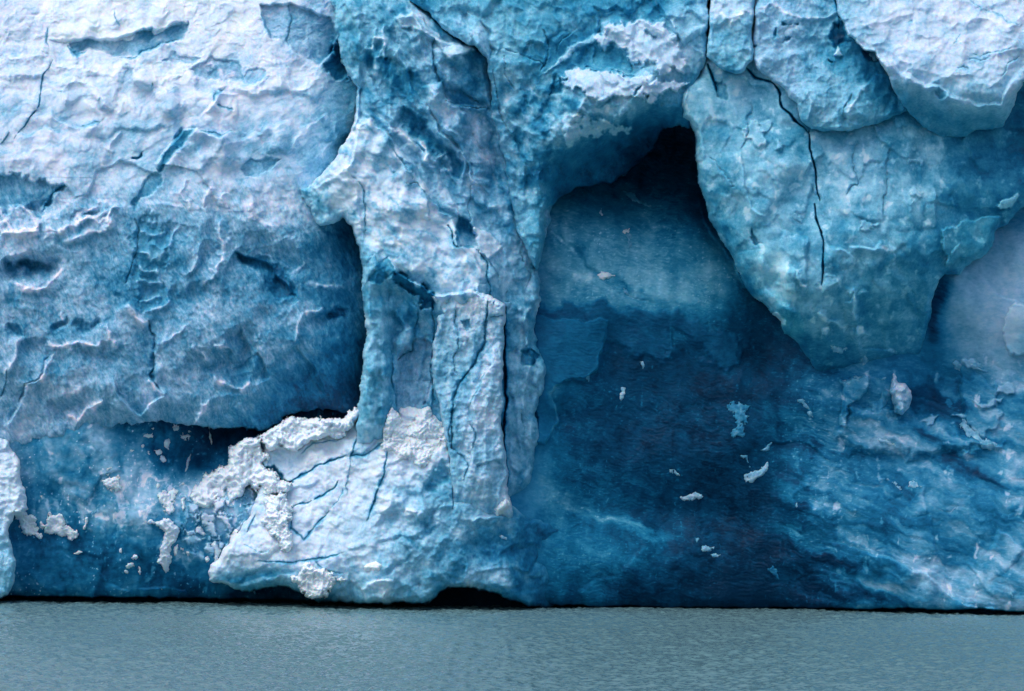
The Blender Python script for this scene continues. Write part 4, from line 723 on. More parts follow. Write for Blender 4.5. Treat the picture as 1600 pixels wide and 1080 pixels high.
for p, h in [([(410,1000),(340,960),(310,860),(290,700)], .4), ([(1200,1060),(1195,900),(1180,850)], .4), ([(560,830),(600,760),(680,700)], .4), ([(900,560),(930,650),(990,700),(1080,740)], .35)]: g.scarp(Z(3, p), h, 40, -.04)
# the rounded left lip, pale face and shadow side
g.scarp(Z(6, [(560,440),(480,400),(420,330),(395,200),(390,150)]), .6, 60, -.06, soft=5, warp=3)
g.patch(Z(6, [(400,130),(520,160),(540,300),(540,420),(470,390),(410,330),(390,200)]), dt=-.10, du=.1, soft=18, warp=8)
g.patch(Z(6, [(350,60),(390,130),(350,140),(335,100)]), ds=-.5, dt=.14, soft=5)
for p, h in [([(600,300),(590,180),(610,90)], .5), ([(820,230),(810,190),(760,140),(680,120)], .5), ([(740,300),(720,270),(670,262)], .6), ([(940,100),(910,150),(790,130)], .4), ([(540,430),(535,340),(540,240)], .3),
             ([(1120,450),(1170,430),(1200,340),(1240,260)], .4), ([(830,500),(830,440),(900,380)], .3), ([(990,600),(850,610),(830,500)], .5)]: g.scarp(Z(6, p), h, 34, -.04)
for p in [[(800,360),(830,330),(820,470)],[(540,240),(570,300),(600,320)],[(660,430),(690,480),(780,510)],[(660,540),(700,530)],[(820,520),(860,515),(890,540)]]: g.ridge(Z(6, p), 6, .4, -.16, warp=6)
g.patch(Z(6, [(425,440),(450,440),(500,480),(500,500),(450,480)]), ds=.2, t=.22, u=.8, soft=3, warp=3)
g.patch(Z(6, [(490,430),(580,440),(590,540),(500,560),(480,520)]), ds=.1, du=.6, soft=6)
g.patch(Z(6, [(1225,60),(1290,30),(1400,0),(1500,0),(1460,110),(1390,190),(1330,185),(1240,210),(1230,130)]), ds=.8, dt=-.04, du=.2, soft=3, warp=4)
g.dome(Z(6, [(1255,165),(1300,125),(1300,150),(1260,180)]), .2, 4, dt=-.15)
g.patch(Z(3, [(1460,950),(1500,920),(1570,900),(1580,915),(1540,960),(1490,965)]), ds=.5, t=.3, soft=3)
for p, q in [((400,580),40),((460,680),22),((1080,900),30),((1110,750),30),((560,1000),16),((340,620),60),((700,370),40),((870,1040),40)]:
    (x, y), = Z(3, [p]); r = q * .34; g.patch([(x-r,y-r*.4),(x,y-r*.8),(x+r,y-r*.2),(x+r*.7,y+r*.6),(x-r*.4,y+r*.7)], ds=.2, dt=-.10, soft=5, warp=8, rough=4)
g.edge([(1040,-300),(1100,-120),(1107,0),(1105,90),(1096,100),(1090,118),(1075,130),(1062,150),(1064,186),(1078,190),(1085,203),(1088,230),(1091,262),(1100,300),(1108,335),(1124,368),(1143,398),(1158,428),(1166,448),(1192,472),(1204,486),(1222,500),(1226,518),(1248,535),(1262,560),(1290,610),(1330,640),(1400,630),(1440,590),(1449,540),(1452,505),(1460,470),(1468,438),(1476,428),(1500,430),(1508,418),(1528,405),(1550,385),(1556,362),(1575,345),(1594,326),(1625,300),(1800,230),(1900,-300)], roll=11, depth=1.3, warp=2.5, rough=2.5)
g.s -= 30 * sm(-50, -120, Y) ** 2
BUTTRESS = make('ice_buttress', g, M_ICE, None, 'light blue hanging ice mass right of the cave, with a thin dark crack running down', 'ice buttress')

# slabs on top of it
S = [(1300,-120,1,.2,0),(1750,-120,1,.2,0),(1310,10,5,.28,.1),(1400,10,4.6,.16,-.1),(1500,10,4.4,.14,-.1),(1600,10,4.4,.16,-.2),(1340,60,5.8,.22,0),(1400,70,5.8,.15,-.1),(1500,60,5.6,.14,-.1),(1600,60,5.6,.15,-.1),
     (1390,110,6.2,.20,-.1),(1440,120,6.6,.18,0),(1500,110,6.6,.17,0),(1580,110,6.4,.17,0),(1440,140,6.2,.26,0),(1500,158,6.6,.22,.1),(1560,158,6.6,.24,.2),(1750,60,5,.2,0),
     (1410,155,5.0,.52,.4),(1450,165,4.6,.50,.4),(1500,180,4.4,.46,.5),(1550,180,4.4,.44,.5),(1470,205,2.6,.46,.5),(1510,205,2.6,.50,.6),(1560,198,3,.46,.5),(1590,150,5,.30,.1)]
g = Ice(1280, -120, 1750, 240, S); X, Y = g.X, g.Y
face = 1 - sm(120, 165, Y)
g.s += .28 * fbm(X, Y, 60, 4, 110) + .16 * ridged(X * .7 + g.wx * 8, Y * 1.3 + g.wy * 8, 50, 3, 111, .4) * face + .18 * cups(X * .8 + g.wx * 8, Y * 1.5 + g.wy * 6, 24, 112) * face + .2 * facets(X + g.wx * 8, Y + g.wy * 8, 60, 113) + .03 * fbm(X, Y, 8, 3, 114)
g.t += .05 + .06 * fbm(X + g.wx * 7, Y + g.wy * 7, 26, 4, 115)
brow = Z(3, [(1600,300),(1530,400),(1490,480),(1390,480),(1260,440),(1200,395),(1120,390),(1080,350),(1020,330),(980,290),(930,280),(905,230),(850,220),(800,170),(780,100)])
g.scarp(brow, .9, 90, -.04, soft=3, warp=3)
g.crack(Z(3, [(1340,0),(1400,40),(1500,80),(1590,120)]), 3, .2, .12); g.ridge(Z(3, [(1180,60),(1270,90),(1400,95),(1590,115)]), 7, .25, -.07); g.ridge(Z(3, [(800,130),(880,110),(980,80),(1080,70)]), 7, .25, -.06)
for p in [[(1320,280),(1380,265),(1440,270)],[(1360,240),(1450,250),(1540,230)],[(1280,320),(1310,300),(1340,320)],[(1030,120),(1080,110)],[(1500,380),(1540,300),(1570,260)],[(1250,210),(1300,160)]]: g.crack(Z(3, p), 5, .3, .12, warp=5)
g.patch(Z(3, [(1160,420),(1200,400),(1240,440),(1200,470)]), ds=-.3, dt=.12, soft=5)
g.edge([(1290,-300),(1300,-120),(1303,0),(1308,20),(1318,36),(1328,55),(1345,72),(1366,82),(1385,110),(1400,150),(1418,172),(1442,196),(1470,219),(1490,214),(1509,216),(1526,202),(1568,199),(1574,182),(1590,150),(1598,128),(1640,110),(1900,60),(1900,-300)], roll=3.5, depth=.5, warp=2.5, rough=2.5)
g.s -= 25 * sm(-50, -120, Y) ** 2
make('ice_slab', g, M_ICE, None, 'large white-faced ice slab jutting out at the top right corner, with a teal underside', 'ice slab')

S = [(1180,-120,1,.3,0),(1430,-120,1,.3,0),(1190,10,3.8,.30,-.3),(1250,10,3.8,.28,-.2),(1290,20,3.6,.34,.1),(1350,10,3.4,.38,.2),(1190,80,4.2,.28,-.4),(1240,80,4.4,.30,-.2),(1300,80,3.8,.46,.3),(1350,80,3.6,.56,.3),
     (1220,120,4.4,.28,-.4),(1270,130,4.8,.32,.1),(1330,130,4.6,.38,.2),(1390,140,3.4,.58,.4),(1255,180,5.2,.30,.2),(1300,180,5.4,.28,.2),(1350,175,5.2,.34,.4),(1400,170,4,.5,.5),(1290,200,5,.38,.4),(1440,150,3,.6,.5)]
g = Ice(1165, -120, 1460, 225, S); X, Y = g.X, g.Y
g.s += .3 * fbm(X, Y, 60, 4, 120) + .22 * cups(X * 1.2 + g.wx * 7, Y * .8 + g.wy * 7, 22, 121) * (1 - sm(1260, 1320, X)) + .35 * facets(X + g.wx * 9, Y * .8 + g.wy * 9, 55, 122) + .07 * fbm(X, Y, 10, 3, 123) + .10 * ridged(X, Y, 30, 4, 125)
g.u += .1; g.t += .05 + .08 * fbm(X + g.wx * 7, Y + g.wy * 7, 26, 4, 124)
g.crack(Z(3, [(715,0),(745,70),(735,140)]), 9, .8, .35, warp=2); g.crack(Z(3, [(745,75),(800,85),(850,95)]), 5, .5, .25); g.patch(Z(3, [(700,130),(760,100),(790,180),(740,220),(710,190)]), ds=-.5, dt=.22, soft=7, warp=6)
g.patch(Z(3, [(830,230),(900,230),(940,300),(880,290)]), ds=-.5, dt=.2, soft=6, warp=6); g.patch(Z(3, [(720,250),(740,215),(760,260)]), ds=.2, t=.15, soft=3, warp=2)
for c_ in [(495,105,7,5),(435,160,5,9),(510,180,7,5),(370,230,5,4),(700,260,4,3),(540,120,4,4)]:
    (x, y), = Z(3, [c_[:2]]); g.bowl(x, y, c_[2], c_[3], 30, .4, .2)
g.ridge(Z(3, [(360,40),(420,20),(560,70),(660,80),(730,60)]), 5, .25, -.12); g.ridge(Z(3, [(600,430),(620,480),(590,560)]), 6, .3, -.06); g.ridge(Z(3, [(860,380),(820,470),(780,550)]), 7, .35, -.12); g.crack(Z(3, [(810,430),(770,490),(760,540)]), 5, .4, .12)
g.scarp(Z(3, [(1000,370),(920,340),(850,400)]), .5, 30, 0); g.scarp(Z(3, [(870,590),(740,605),(600,585)]), -.2, 14, .08)
g.edge([(1160,-300),(1183,-120),(1185,0),(1180,25),(1178,50),(1179,92),(1186,108),(1205,128),(1225,140),(1243,165),(1249,185),(1260,197),(1268,202),(1290,206),(1320,205),(1355,198),(1398,181),(1450,165),(1500,-120),(1500,-300)], roll=7, depth=.8, warp=2.5, rough=2)
g.s -= 25 * sm(-50, -120, Y) ** 2
make('lobe', g, M_ICE, BUTTRESS, 'rounded pitted lobe left of the large white-faced slab', None)

S = [(1105,-120,1,.3,.1),(1190,-120,1,.3,.1),(1120,10,3.8,.22,0),(1160,10,3.8,.24,0),(1120,40,4.0,.36,.3),(1165,40,4.2,.34,.2),(1125,80,4.4,.38,.4),(1145,80,4.6,.32,.5),(1168,80,4.4,.38,.2),(1140,108,4.6,.42,.5)]
g = Ice(1095, -120, 1195, 130, S); X, Y = g.X, g.Y
g.s += .3 * fbm(X, Y, 45, 4, 130) + .22 * facets(X + g.wx * 8, Y + g.wy * 8, 36, 131) + .07 * fbm(X, Y, 10, 3, 132); g.t += .10 * fbm(X, Y, 24, 4, 133)
g.ridge(Z(3, [(160,80),(200,70),(240,110),(300,50),(350,60)]), 6, .3, -.15)
g.edge([(1108,-300),(1109,0),(1107,60),(1105,88),(1117,99),(1130,110),(1150,116),(1162,113),(1168,103),(1177,95),(1179,85),(1176,60),(1179,25),(1184,-60),(1184,-300)], roll=6, depth=.7, warp=1.5, rough=1.5)
g.s -= 25 * sm(-50, -120, Y) ** 2
make('wedge', g, M_ICE, BUTTRESS, 'small blunt wedge between two vertical cracks', None)

# ================================================================== 6. pale block at the foot of the column
P = [
 (330,900,3.2,.16,0),(360,870,3.6,.14,0),(400,880,4.2,.12,0),(440,885,4.4,.12,0),(400,830,3.4,.14,0),(430,850,4.0,.10,0),(480,850,4.4,.14,0),(470,890,4.6,.16,0),
 (420,700,1.2,.10,-.1),(460,690,1.4,.10,0),(500,690,1.8,.08,0),(540,680,2.2,.10,0),(425,735,1.6,.24,.1),(470,730,2.0,.14,0),(520,720,2.6,.12,0),
 (410,790,2.4,.18,0),(450,780,2.8,.10,0),(500,770,3.2,.10,0),(550,760,3.6,.14,0),(460,820,3.6,.12,0),(520,820,4.0,.16,.1),
 (570,700,3.4,.20,.1),(600,720,4.2,.10,0),(650,690,3.6,.05,0),(690,700,3.4,.08,0),(600,780,4.6,.20,.1),(650,760,4.6,.22,.1),(690,760,4.2,.34,.2),
 (560,840,4.8,.22,.1),(610,840,5.2,.28,.2),(660,830,5.0,.32,.2),(720,820,4.2,.34,.2),(690,790,4.4,.36,.2),(770,820,3.4,.38,.2),
 (500,910,4.6,.20,0),(560,890,5.2,.20,.1),(620,890,5.4,.28,.2),(590,925,5.0,.30,.3),(640,925,4.8,.36,.4),(680,890,4.8,.44,.3),(710,870,4.2,.42,.2),(700,905,4.0,.46,.3),
 (740,850,3.0,.68,.2),(790,840,2.4,.68,.2),(760,880,3.6,.44,-.1),(740,900,3.8,.42,.1),(800,890,3.0,.50,0),(800,925,2.8,.58,.4),(850,860,-.2,.66,.1),(860,900,-.3,.68,.2),(840,930,.4,.76,.4),
 (900,860,-3,.66,.1),(950,860,-4,.66,.1),(930,890,-3.5,.7,.3),(1000,850,-5,.7,.2),(900,920,-3,.8,.4),(860,940,-1,.76,.4),(430,915,2.8,.5,.5),(380,912,2.6,.42,.5),(500,935,3,.5,.5),
]
g = Ice(300, 625, 1020, 955, P); X, Y = g.X, g.Y
w_ = 1 - sm(650, 760, X); mid = sm(560, 600, X) * (1 - sm(700, 780, X))
g.s += .30 * fbm(X, Y, 60, 4, 140) + .26 * facets(X + g.wx * 10, Y + g.wy * 10, 60, 141) * (.5 + w_ * .5) + .16 * facets(X + g.wx * 8, Y + g.wy * 8, 24, 142) * (.3 + mid) + .22 * cups(X * .9 + g.wx * 9, Y + g.wy * 9, 22, 143) * mid + .06 * fbm(X, Y, 9, 4, 144) + .04 * ridged(X, Y, 30, 3, 147, .4)
r1, t1 = shards(g, -30, 46, 26, 230, .3, 9); r2, t2 = shards(g, 30, 18, 10, 231, .4, 6)
g.s += .26 * r1 + .16 * r2 * (.25 + .75 * mid)
g.t += .06 * t1 + .07 * t2 * (.2 + .8 * mid)
g.t += .05 * fbm(X, Y, 36, 4, 145) + (.14 * fbm(X + g.wx * 8, Y + g.wy * 8, 22, 5, 146)) * sm(680, 800, X) + .09 * fbm(X + g.wx * 8, Y + g.wy * 8, 28, 4, 148) * mid
g.crack(Z(7, [(1210,170),(1235,240),(1300,270),(1345,268),(1400,235),(1480,205),(1530,180),(1610,150)]), 7, .8, .50, warp=2, tw=1.3)
g.patch(Z(7, [(1210,180),(1240,210),(1310,250),(1360,265),(1300,280),(1240,270)]), ds=-.6, dt=.35, soft=5)
g.crack(Z(7, [(1335,400),(1420,380),(1500,330),(1545,300),(1570,270)]), 5, .6, .40, warp=2, tw=1.3); g.crack(Z(7, [(1335,400),(1345,490),(1400,545),(1480,470),(1530,410)]), 4.5, .5, .30, warp=2)
g.crack(Z(7, [(1190,640),(1320,645),(1430,640),(1520,620),(1598,600)]), 4.5, .5, .30, warp=2); g.crack(Z(7, [(1140,570),(1200,600),(1250,580)]), 2.5, .3, .18); g.crack(Z(7, [(1180,430),(1150,520)]), 3, .3, .2)
g.crack(Z(7, [(1390,150),(1440,110),(1540,90),(1600,60)]), 3, .35, .16); g.crack(Z(7, [(1440,640),(1500,690),(1590,710)]), 3, .35, .18); g.crack(Z(7, [(1530,400),(1590,300)]), 2.5, .3, .2)
g.crack(Z(8, [(250,60),(210,200),(170,350),(130,450)]), 4.5, .5, .34, warp=2); g.crack(Z(8, [(90,0),(65,140),(60,160),(130,145),(200,100),(240,90)]), 4, .5, .28, warp=2); g.crack(Z(8, [(60,160),(30,330)]), 2.5, .3, .16)
g.crack(Z(8, [(521,60),(522,200),(520,300),(521,405)]), 3.0, .7, .42, warp=1, tw=1.2, deep=True)
g.patch(Z(8, [(440,200),(520,200),(515,250),(460,290),(430,340),(400,300)]), ds=-.4, dt=.20, du=.2, soft=10, warp=8); g.patch(Z(8, [(390,430),(450,400),(430,500),(350,520)]), ds=-.3, dt=.14, soft=12, warp=9)
g.scarp(Z(8, [(390,600),(340,560),(300,530),(260,530)]), .3, 36, -.02, soft=4, dth=.12); g.scarp(Z(8, [(640,420),(560,470),(500,520),(440,600),(260,740)]), .3, 50, -.03, soft=6, warp=8)
g.ridge(Z(8, [(300,410),(380,410),(410,400)]), 6, .5, -.14); g.ridge(Z(8, [(180,350),(240,360),(200,420)]), 7, .4, -.10); g.scarp(Z(8, [(30,640),(50,700),(35,820)]), -.3, 20, .06); g.scarp(Z(8, [(260,750),(220,725),(140,740),(105,770),(120,830)]), .6, 30, -.12)
g.scarp(Z(8, [(880,560),(850,500),(830,440),(730,430),(640,440),(600,470)]), .6, 26, 0); g.patch(Z(8, [(1010,600),(1100,520),(1250,560),(1250,640),(1180,680),(1060,660)]), ds=.1, dt=-.10, soft=20, warp=14)
g.patch(Z(8, [(590,700),(620,660),(740,700),(850,740),(800,770),(700,780),(600,740)]), ds=.1, dt=-.12, soft=14, warp=10)
# lower overhanging lip on the left
g.scarp(Z(7, [(1390,700),(1300,700),(1200,715),(1120,740),(1030,735),(965,740)]), .7, 60, -.0, soft=7, dth=.2)
g.edge([(326,908),(329,885),(345,865),(362,845),(376,828),(392,803),(397,780),(404,755),(408,720),(410,695),(418,682),(430,676),(455,664),(500,666),(540,658),(556,640),(590,630),(700,640),(705,690),(708,720),(710,780),(760,784),(800,792),(830,810),(870,822),(930,826),(1004,832),(1003,850),(990,878),(965,895),(925,912),(900,925),(880,943),(845,950),(800,938),(770,927),(735,914),(700,916),(680,930),(662,942),(560,941),(500,936),(470,925),(448,914),(420,914),(390,924),(360,917)], roll=10, depth=1.0, warp=3, rough=3)
make('ice_block', g, M_ICE, None, 'large pale cracked ice block jutting over the water at the foot of the column', 'ice block')

# spur at the left edge of the picture
S = [(-160,690,2,.2,0),(0,700,2,.12,0),(25,740,2.2,.08,0),(-160,930,3,.25,.2),(0,780,2.8,.16,.1),(35,790,2.4,.1,0),(0,850,3.2,.26,.3),(15,880,3.2,.30,.3),(0,920,2.8,.36,.4)]
g = Ice(-160, 670, 55, 945, S); X, Y = g.X, g.Y
g.s += .3 * fbm(X, Y, 40, 4, 150) + .22 * cups(X + g.wx * 6, Y + g.wy * 6, 13, 151) * (1 - sm(790, 830, Y)) + .2 * facets(X, Y + g.wy * 5, 30, 152) + .08 * fbm(X, Y, 8, 4, 153); g.t += .07 * fbm(X, Y, 20, 4, 154)
g.edge([(-400,665),(0,684),(12,688),(20,704),(31,721),(33,748),(38,772),(44,795),(22,806),(13,820),(14,849),(22,870),(27,890),(22,910),(10,927),(-10,934),(-400,934)], roll=8, depth=.9, warp=2.5, rough=3)
make('ice_spur', g, M_ICE, None, 'pale ice spur entering at the left edge, snow crusted on top and reaching the water', 'ice spur')

# ================================================================== 7. snow and lumps clinging to the ice
def surf(x, y):                        # how far the sculpted ice stands out at picture position x, y
    r = np.full(x.shape, -99., np.float32)
    for g in BODIES:
        i = np.clip((x - g.X[0, 0]) / g.st, -5, g.X.shape[1] + 5); j = np.clip((y - g.Y[0, 0]) / g.st, -5, g.X.shape[0] + 5)
        ok = (i >= 0) & (j >= 0) & (i <= g.X.shape[1] - 1) & (j <= g.X.shape[0] - 1)
        i = np.clip(i, 0, g.X.shape[1] - 1).astype(int); j = np.clip(j, 0, g.X.shape[0] - 1).astype(int)
        if hasattr(g, 'sd'): ok &= g.sd[j, i] > 1
        r = np.where(ok, np.maximum(r, g.s[j, i]), r)
    return r
def snow(poly, s, label, group='snow clinging to the ice', name='snow_patch', thick=.5, t=.03, lump=9, warp=4, rough=4.5, u=0., tilt=0., mat=None, amp=1.0, cat='snow', roll=None):
    xs = [p[0] for p in poly]; ys = [p[1] for p in poly]; cx, cy = sum(xs) / len(xs), sum(ys) / len(ys)
    g = Ice(min(xs) - 10, min(ys) - 10, max(xs) + 10, max(ys) + 10, [(0, 0, 0, t, u)], step=min(STEP, 1.0 if (max(xs) - min(xs)) < 60 else STEP))
    k = int(abs(cx * 7 + cy)) % 50
    heap = callable(s)
    base = blur(surf(g.X, g.Y), 3 if heap else 2)
    L = lump
    n = .16 * (1 - np.abs(gn(g.X / L, g.Y / L, k)) * 2) + .10 * (1 - worley(g.X + g.wx * 4, g.Y + g.wy * 4, L * .8, k)[0]) + .05 * (1 - worley(g.X, g.Y, L * .4, k + 5)[0]) + .07 * fbm(g.X, g.Y, L * .5, 4, k + 1) + .45 * fbm(g.X, g.Y, L * 4, 2, k + 2)
    sd = g.sdf(poly, (slice(None), slice(None)), warp) + rough * (fbm(g.X, g.Y, 12 if L < 8 else 20, 5, 31, .62) + .5 * np.abs(gn(g.X / 4.5, g.Y / 4.5, 32)))
    pr = np.clip(sd / (roll or max(3, L * .6)), 0, 1) ** .6
    if heap:
        g.s = np.maximum(s(g.X, g.Y), base).astype(np.float32) + amp * n * L / 9 * 1.3; g.s = g.s - (thick + .3) * (1 - pr)
    else: g.s = (base + pr * (thick * .5 + amp * n * .55 * L / 8) - .06).astype(np.float32)
    g.sd = sd; g.keep = sd > -2.4 * g.st; g.s -= 1.6 * np.clip(-sd / (2.2 * g.st), 0, 1) ** .7
    if t > .12: g.t += .12 * fbm(g.X, g.Y, 8, 3, k)
    return make(name, g, mat or M_SNOW, None, label, cat, group)
def plane(pts):
    def f(X, Y):
        return rbf([p[:2] for p in pts], [p[2:3] for p in pts], X, Y)[0] if X.shape[0] > 9 and X.shape[1] > 9 else np.full(X.shape, pts[0][2], np.float32)
    return f
snow(Z(7, [(880,330),(920,280),(950,240),(1010,225),(1055,200),(1060,150),(1070,110),(1150,75),(1205,85),(1230,160),(1240,230),(1290,270),(1340,280),(1330,330),(1250,330),(1210,350),(1190,300),(1150,290),(1100,350),(1060,370),(1010,350),(980,400),(920,400)]), plane([(310,750,-.4),(330,770,-.3),(370,740,.8),(380,700,1.0),(405,720,1.6),(430,755,3.0),(350,780,.2),(410,770,2.6)]), 'heap of lumpy snow on the left shoulder of the pale block', lump=12, rough=5)
snow(Z(7, [(1205,90),(1215,40),(1260,30),(1330,-15),(1350,-30),(1400,-15),(1480,-10),(1560,-20),(1600,-20),(1640,-60),(1660,-50),(1640,30),(1560,70),(1440,90),(1380,140),(1330,110),(1270,130),(1230,130)]), plane([(410,690,1.9),(450,660,1.8),(455,695,2.3),(500,680,2.6),(550,660,3.0),(555,640,3.2)]), 'long lumpy snow bank along the top edge of the pale block', lump=10)
snow(Z(8, [(205,60),(215,0),(222,-40),(240,-68),(262,-45),(290,-5),(320,8),(350,-2),(372,-55),(400,-75),(430,-62),(450,-20),(475,0),(490,55),(512,105),(505,150),(440,160),(400,210),(330,190),(270,215),(225,160),(200,120)]), plane([(605,650,4.6),(640,670,3.2),(640,695,4.0),(690,650,3.2),(700,700,3.4),(615,690,4.2),(620,740,3.2),(690,740,2.8)]), 'white snow saddle between the rib and the upright slab, on top of the block', lump=8, roll=16, amp=.8)
snow(Z(7, [(1210,350),(1260,340),(1330,330),(1345,400),(1330,470),(1345,520),(1355,575),(1310,590),(1270,540),(1240,490),(1215,450),(1225,400)]), plane([(415,780,3.2),(445,780,3.6),(430,830,4.3),(455,850,4.8),(420,850,4.2)]), 'narrow streak of lumpy snow running down the block face, a little yellowed', lump=8)
snow(Z(7, [(1352,715),(1385,705),(1400,655),(1430,650),(1500,690),(1560,720),(1595,735),(1545,755),(1500,790),(1430,800),(1395,780),(1385,740)]), plane([(460,905,5.0),(485,885,5.2),(500,920,5.2),(530,905,5.2),(470,925,4.6)]), 'fresh white snow heap low on the block just above the water', lump=8, t=.0)
snow(Z(8, [(100,660),(140,645),(185,645),(200,660),(185,685),(140,692),(110,680)]), 5.6, 'small smooth white snow lump on the lower face of the block', lump=9, rough=1.5, t=.0)
snow(Z(8, [(725,400),(760,360),(790,350),(785,395),(745,430),(725,425)]), 5.3, 'bright snow knob at the foot of the upright slab', lump=7, rough=2, t=.02)
snow(Z(7, [(60,420),(90,400),(130,425),(165,430),(170,470),(200,540),(150,530),(110,500),(80,460)]), -.1, 'snow wedge beside the left edge spur', lump=7)
snow(Z(7, [(190,460),(215,455),(230,400),(245,430),(285,430),(300,480),(370,510),(355,540),(290,535),(240,510),(200,500)]), -.2, 'jagged white snow patch on clear blue ice at lower left', lump=7)
snow(Z(7, [(375,505),(395,470),(400,430),(412,430),(410,470),(390,505)]), -.1, 'thin curved sliver of snow on the clear ice', lump=5, rough=1.5)
snow(Z(7, [(470,265),(540,255),(545,290),(558,315),(520,325),(490,300)]), .1, 'snow crust on a blue bulge of clear ice', lump=6)
snow(Z(7, [(715,340),(740,310),(790,320),(835,310),(825,345),(800,370),(800,400),(775,435),(760,390),(725,375)]), 0., 'ragged snow patch left of the snow heap on the shoulder', lump=6)
snow(Z(7, [(840,350),(865,345),(865,385),(845,405)]), 0., 'small oval snow patch between two larger ones on clear ice', lump=6, rough=2)
snow(Z(7, [(700,465),(760,450),(800,460),(820,490),(815,550),(800,600),(800,640),(760,700),(725,650),(745,600),(755,540),(735,500)]), .4, 'tall tongue of snow hanging on the dark blue ice at lower left', lump=9, t=.10, thick=.8)
snow(Z(7, [(810,575),(830,565),(832,610),(812,620)]), .0, 'small snow lump right beside the tall snow tongue', lump=5, rough=1.5)
snow(Z(7, [(910,485),(935,480),(950,520),(925,525),(905,515)]), .2, 'small snow scrap midway between the tongue and the block', lump=5, rough=1.5)
snow(Z(7, [(1060,520),(1085,485),(1110,500),(1090,545),(1062,555)]), 1.0, 'snow scrap touching the left slope of the block', lump=6, rough=2)
snow(Z(7, [(975,560),(990,550),(1015,600),(1005,640),(985,650),(980,600)]), 1.0, 'upright snow scrap left of the block nose', lump=6, rough=2, t=.1)
snow(Z(7, [(940,625),(960,610),(970,630),(950,650)]), .4, 'tiny snow scrap low beside the block nose', lump=5, rough=1.2)
snow(Z(7, [(340,605),(365,590),(385,605),(350,613)]), -.2, 'tiny snow smear on the dark ice near the waterline', lump=4, rough=1.2)
fl = Z(7, [(700,30,16,9),(690,65,20,7),(822,25,14,12),(855,65,20,12),(875,45,10,8),(775,100,14,22),(738,135,20,14),(752,170,8,24),(605,130,7,4),(660,112,6,5),(690,148,8,6),(505,210,8,7),(490,242,18,6),(730,290,6,6),(845,285,6,5),(600,665,14,8),(625,625,16,9),(645,690,10,14),(590,690,8,5),(875,605,7,6),(850,590,8,8),(745,770,7,5),(560,590,6,10),(195,352,5,5)])
words = ['speck','dab','crumb','fleck']
for x, y, a_, b_ in fl:
    a_ *= .38; b_ *= .38; n = 7
    poly = [(x + a_ * math.cos(k * 6.283 / n) * random.uniform(.7, 1.25), y + b_ * math.sin(k * 6.283 / n) * random.uniform(.7, 1.25)) for k in range(n)]
    snow(poly, -.35 - .9 * max(0, min(1, (760 - y) / 100)) * (1 if x > 200 else .3), 'small snow fleck scattered on the dark clear ice at lower left', group='snow flecks on the clear ice', name='snow_fleck', lump=4, rough=3.2, warp=2.5, thick=.3, t=.10)
snow(Z(7, [(885,150),(890,180),(870,215),(850,232),(862,200),(875,170)]), -1.4, 'curved sliver of snow in the darkest blue ice under the left face', lump=5, rough=1, t=.1)
snow(Z(7, [(965,70),(970,20),(978,60),(982,85),(975,100)]), -1.4, 'pointed ice drop hanging in the dark recess left of the snow heap', lump=5, rough=1, t=.15)
# pale chips and lumps on the cave wall and lower right
def chip(pz, r, s, label, t=.12, rough=2.2, lump=5, thick=.24, name='ice_chip', cat='ice chip'):
    return snow(Z(r, pz), s, label, group='pale chips frozen into the blue ice', name=name, lump=lump, rough=rough, t=t + .12, thick=thick, warp=3, cat=cat, amp=.6)
chip([(1190,265),(1215,245),(1250,255),(1275,270),(1240,280),(1200,282)], 5, -4.6, 'white lump in the middle of the cave wall, beside a dark streak', t=-.10, thick=.45)
chip([(1310,60),(1325,42),(1345,48),(1340,70),(1320,72)], 5, -5.6, 'white knob high on the cave wall with flakes below it', t=-.10, thick=.45)
chip([(1328,72),(1350,78),(1348,110),(1350,140),(1332,145),(1330,115)], 5, -5.8, 'ladder of small pale flakes under the white knob', t=.3, rough=4)
chip([(1200,980),(1215,950),(1212,980),(1225,1000),(1262,1002),(1230,1010),(1205,1000)], 2, -6.4, 'hooked pale curl high on the cave wall', t=.15, rough=1)
chip([(1320,885),(1350,890),(1400,930),(1445,945),(1440,960),(1390,940),(1340,920)], 2, -6.8, 'slanting pale streak of frost just below the black cave corner', t=.4, rough=3)
chip([(1310,820),(1335,785),(1325,815)], 2, -7.0, 'thin pale splinter at the edge of the black cave corner', t=.4, rough=1)
chip([(1285,820),(1310,785),(1325,780),(1328,810),(1310,850),(1290,845)], 5, -4.6, 'leaf-shaped pale chip on the dark blue wall below the shelf', t=.16)
chip([(1388,665),(1408,668),(1412,690),(1405,715),(1400,690)], 5, -5.0, 'short crooked chip under the shelf edge', t=.25)
chip([(1130,745),(1150,715),(1158,740),(1155,760)], 5, -4.2, 'thin chip below the translucent flange', t=.35)
chip([(1310,330),(1335,335),(1360,360),(1345,365)], 5, -4.7, 'slim pale chip at the end of the dark streak', t=.25)
chip([(1525,215),(1550,220),(1578,250),(1560,248),(1535,235)], 8, -4.0, 'slanting white splinter on the dark wall above the veils', t=.2)
chip([(1570,345),(1598,345),(1620,330),(1660,330),(1690,345),(1660,360),(1620,370),(1590,370)], 8, -3.2, 'white ragged lump left of the darkest lower wall', t=.15, rough=3)
chip([(740,525),(775,530),(780,545),(750,545)], 8, 3.2, 'small pale bar in the blue foot right of the block', t=.2)
chip([(215,870),(240,855),(300,855),(340,870),(320,900),(305,960),(300,1010),(280,1020),(235,1000),(265,980),(270,930),(240,900)], 6, -3.8, 'long ragged pale tongue hanging on the blue wall right of centre', t=.42, rough=5, thick=.3)
chip([(300,245),(340,222),(370,225),(415,185),(420,200),(395,245),(350,275),(310,280)], 9, -3.2, 'snow-white wing-shaped lump on the dark blue lower wall', t=.18, rough=2)
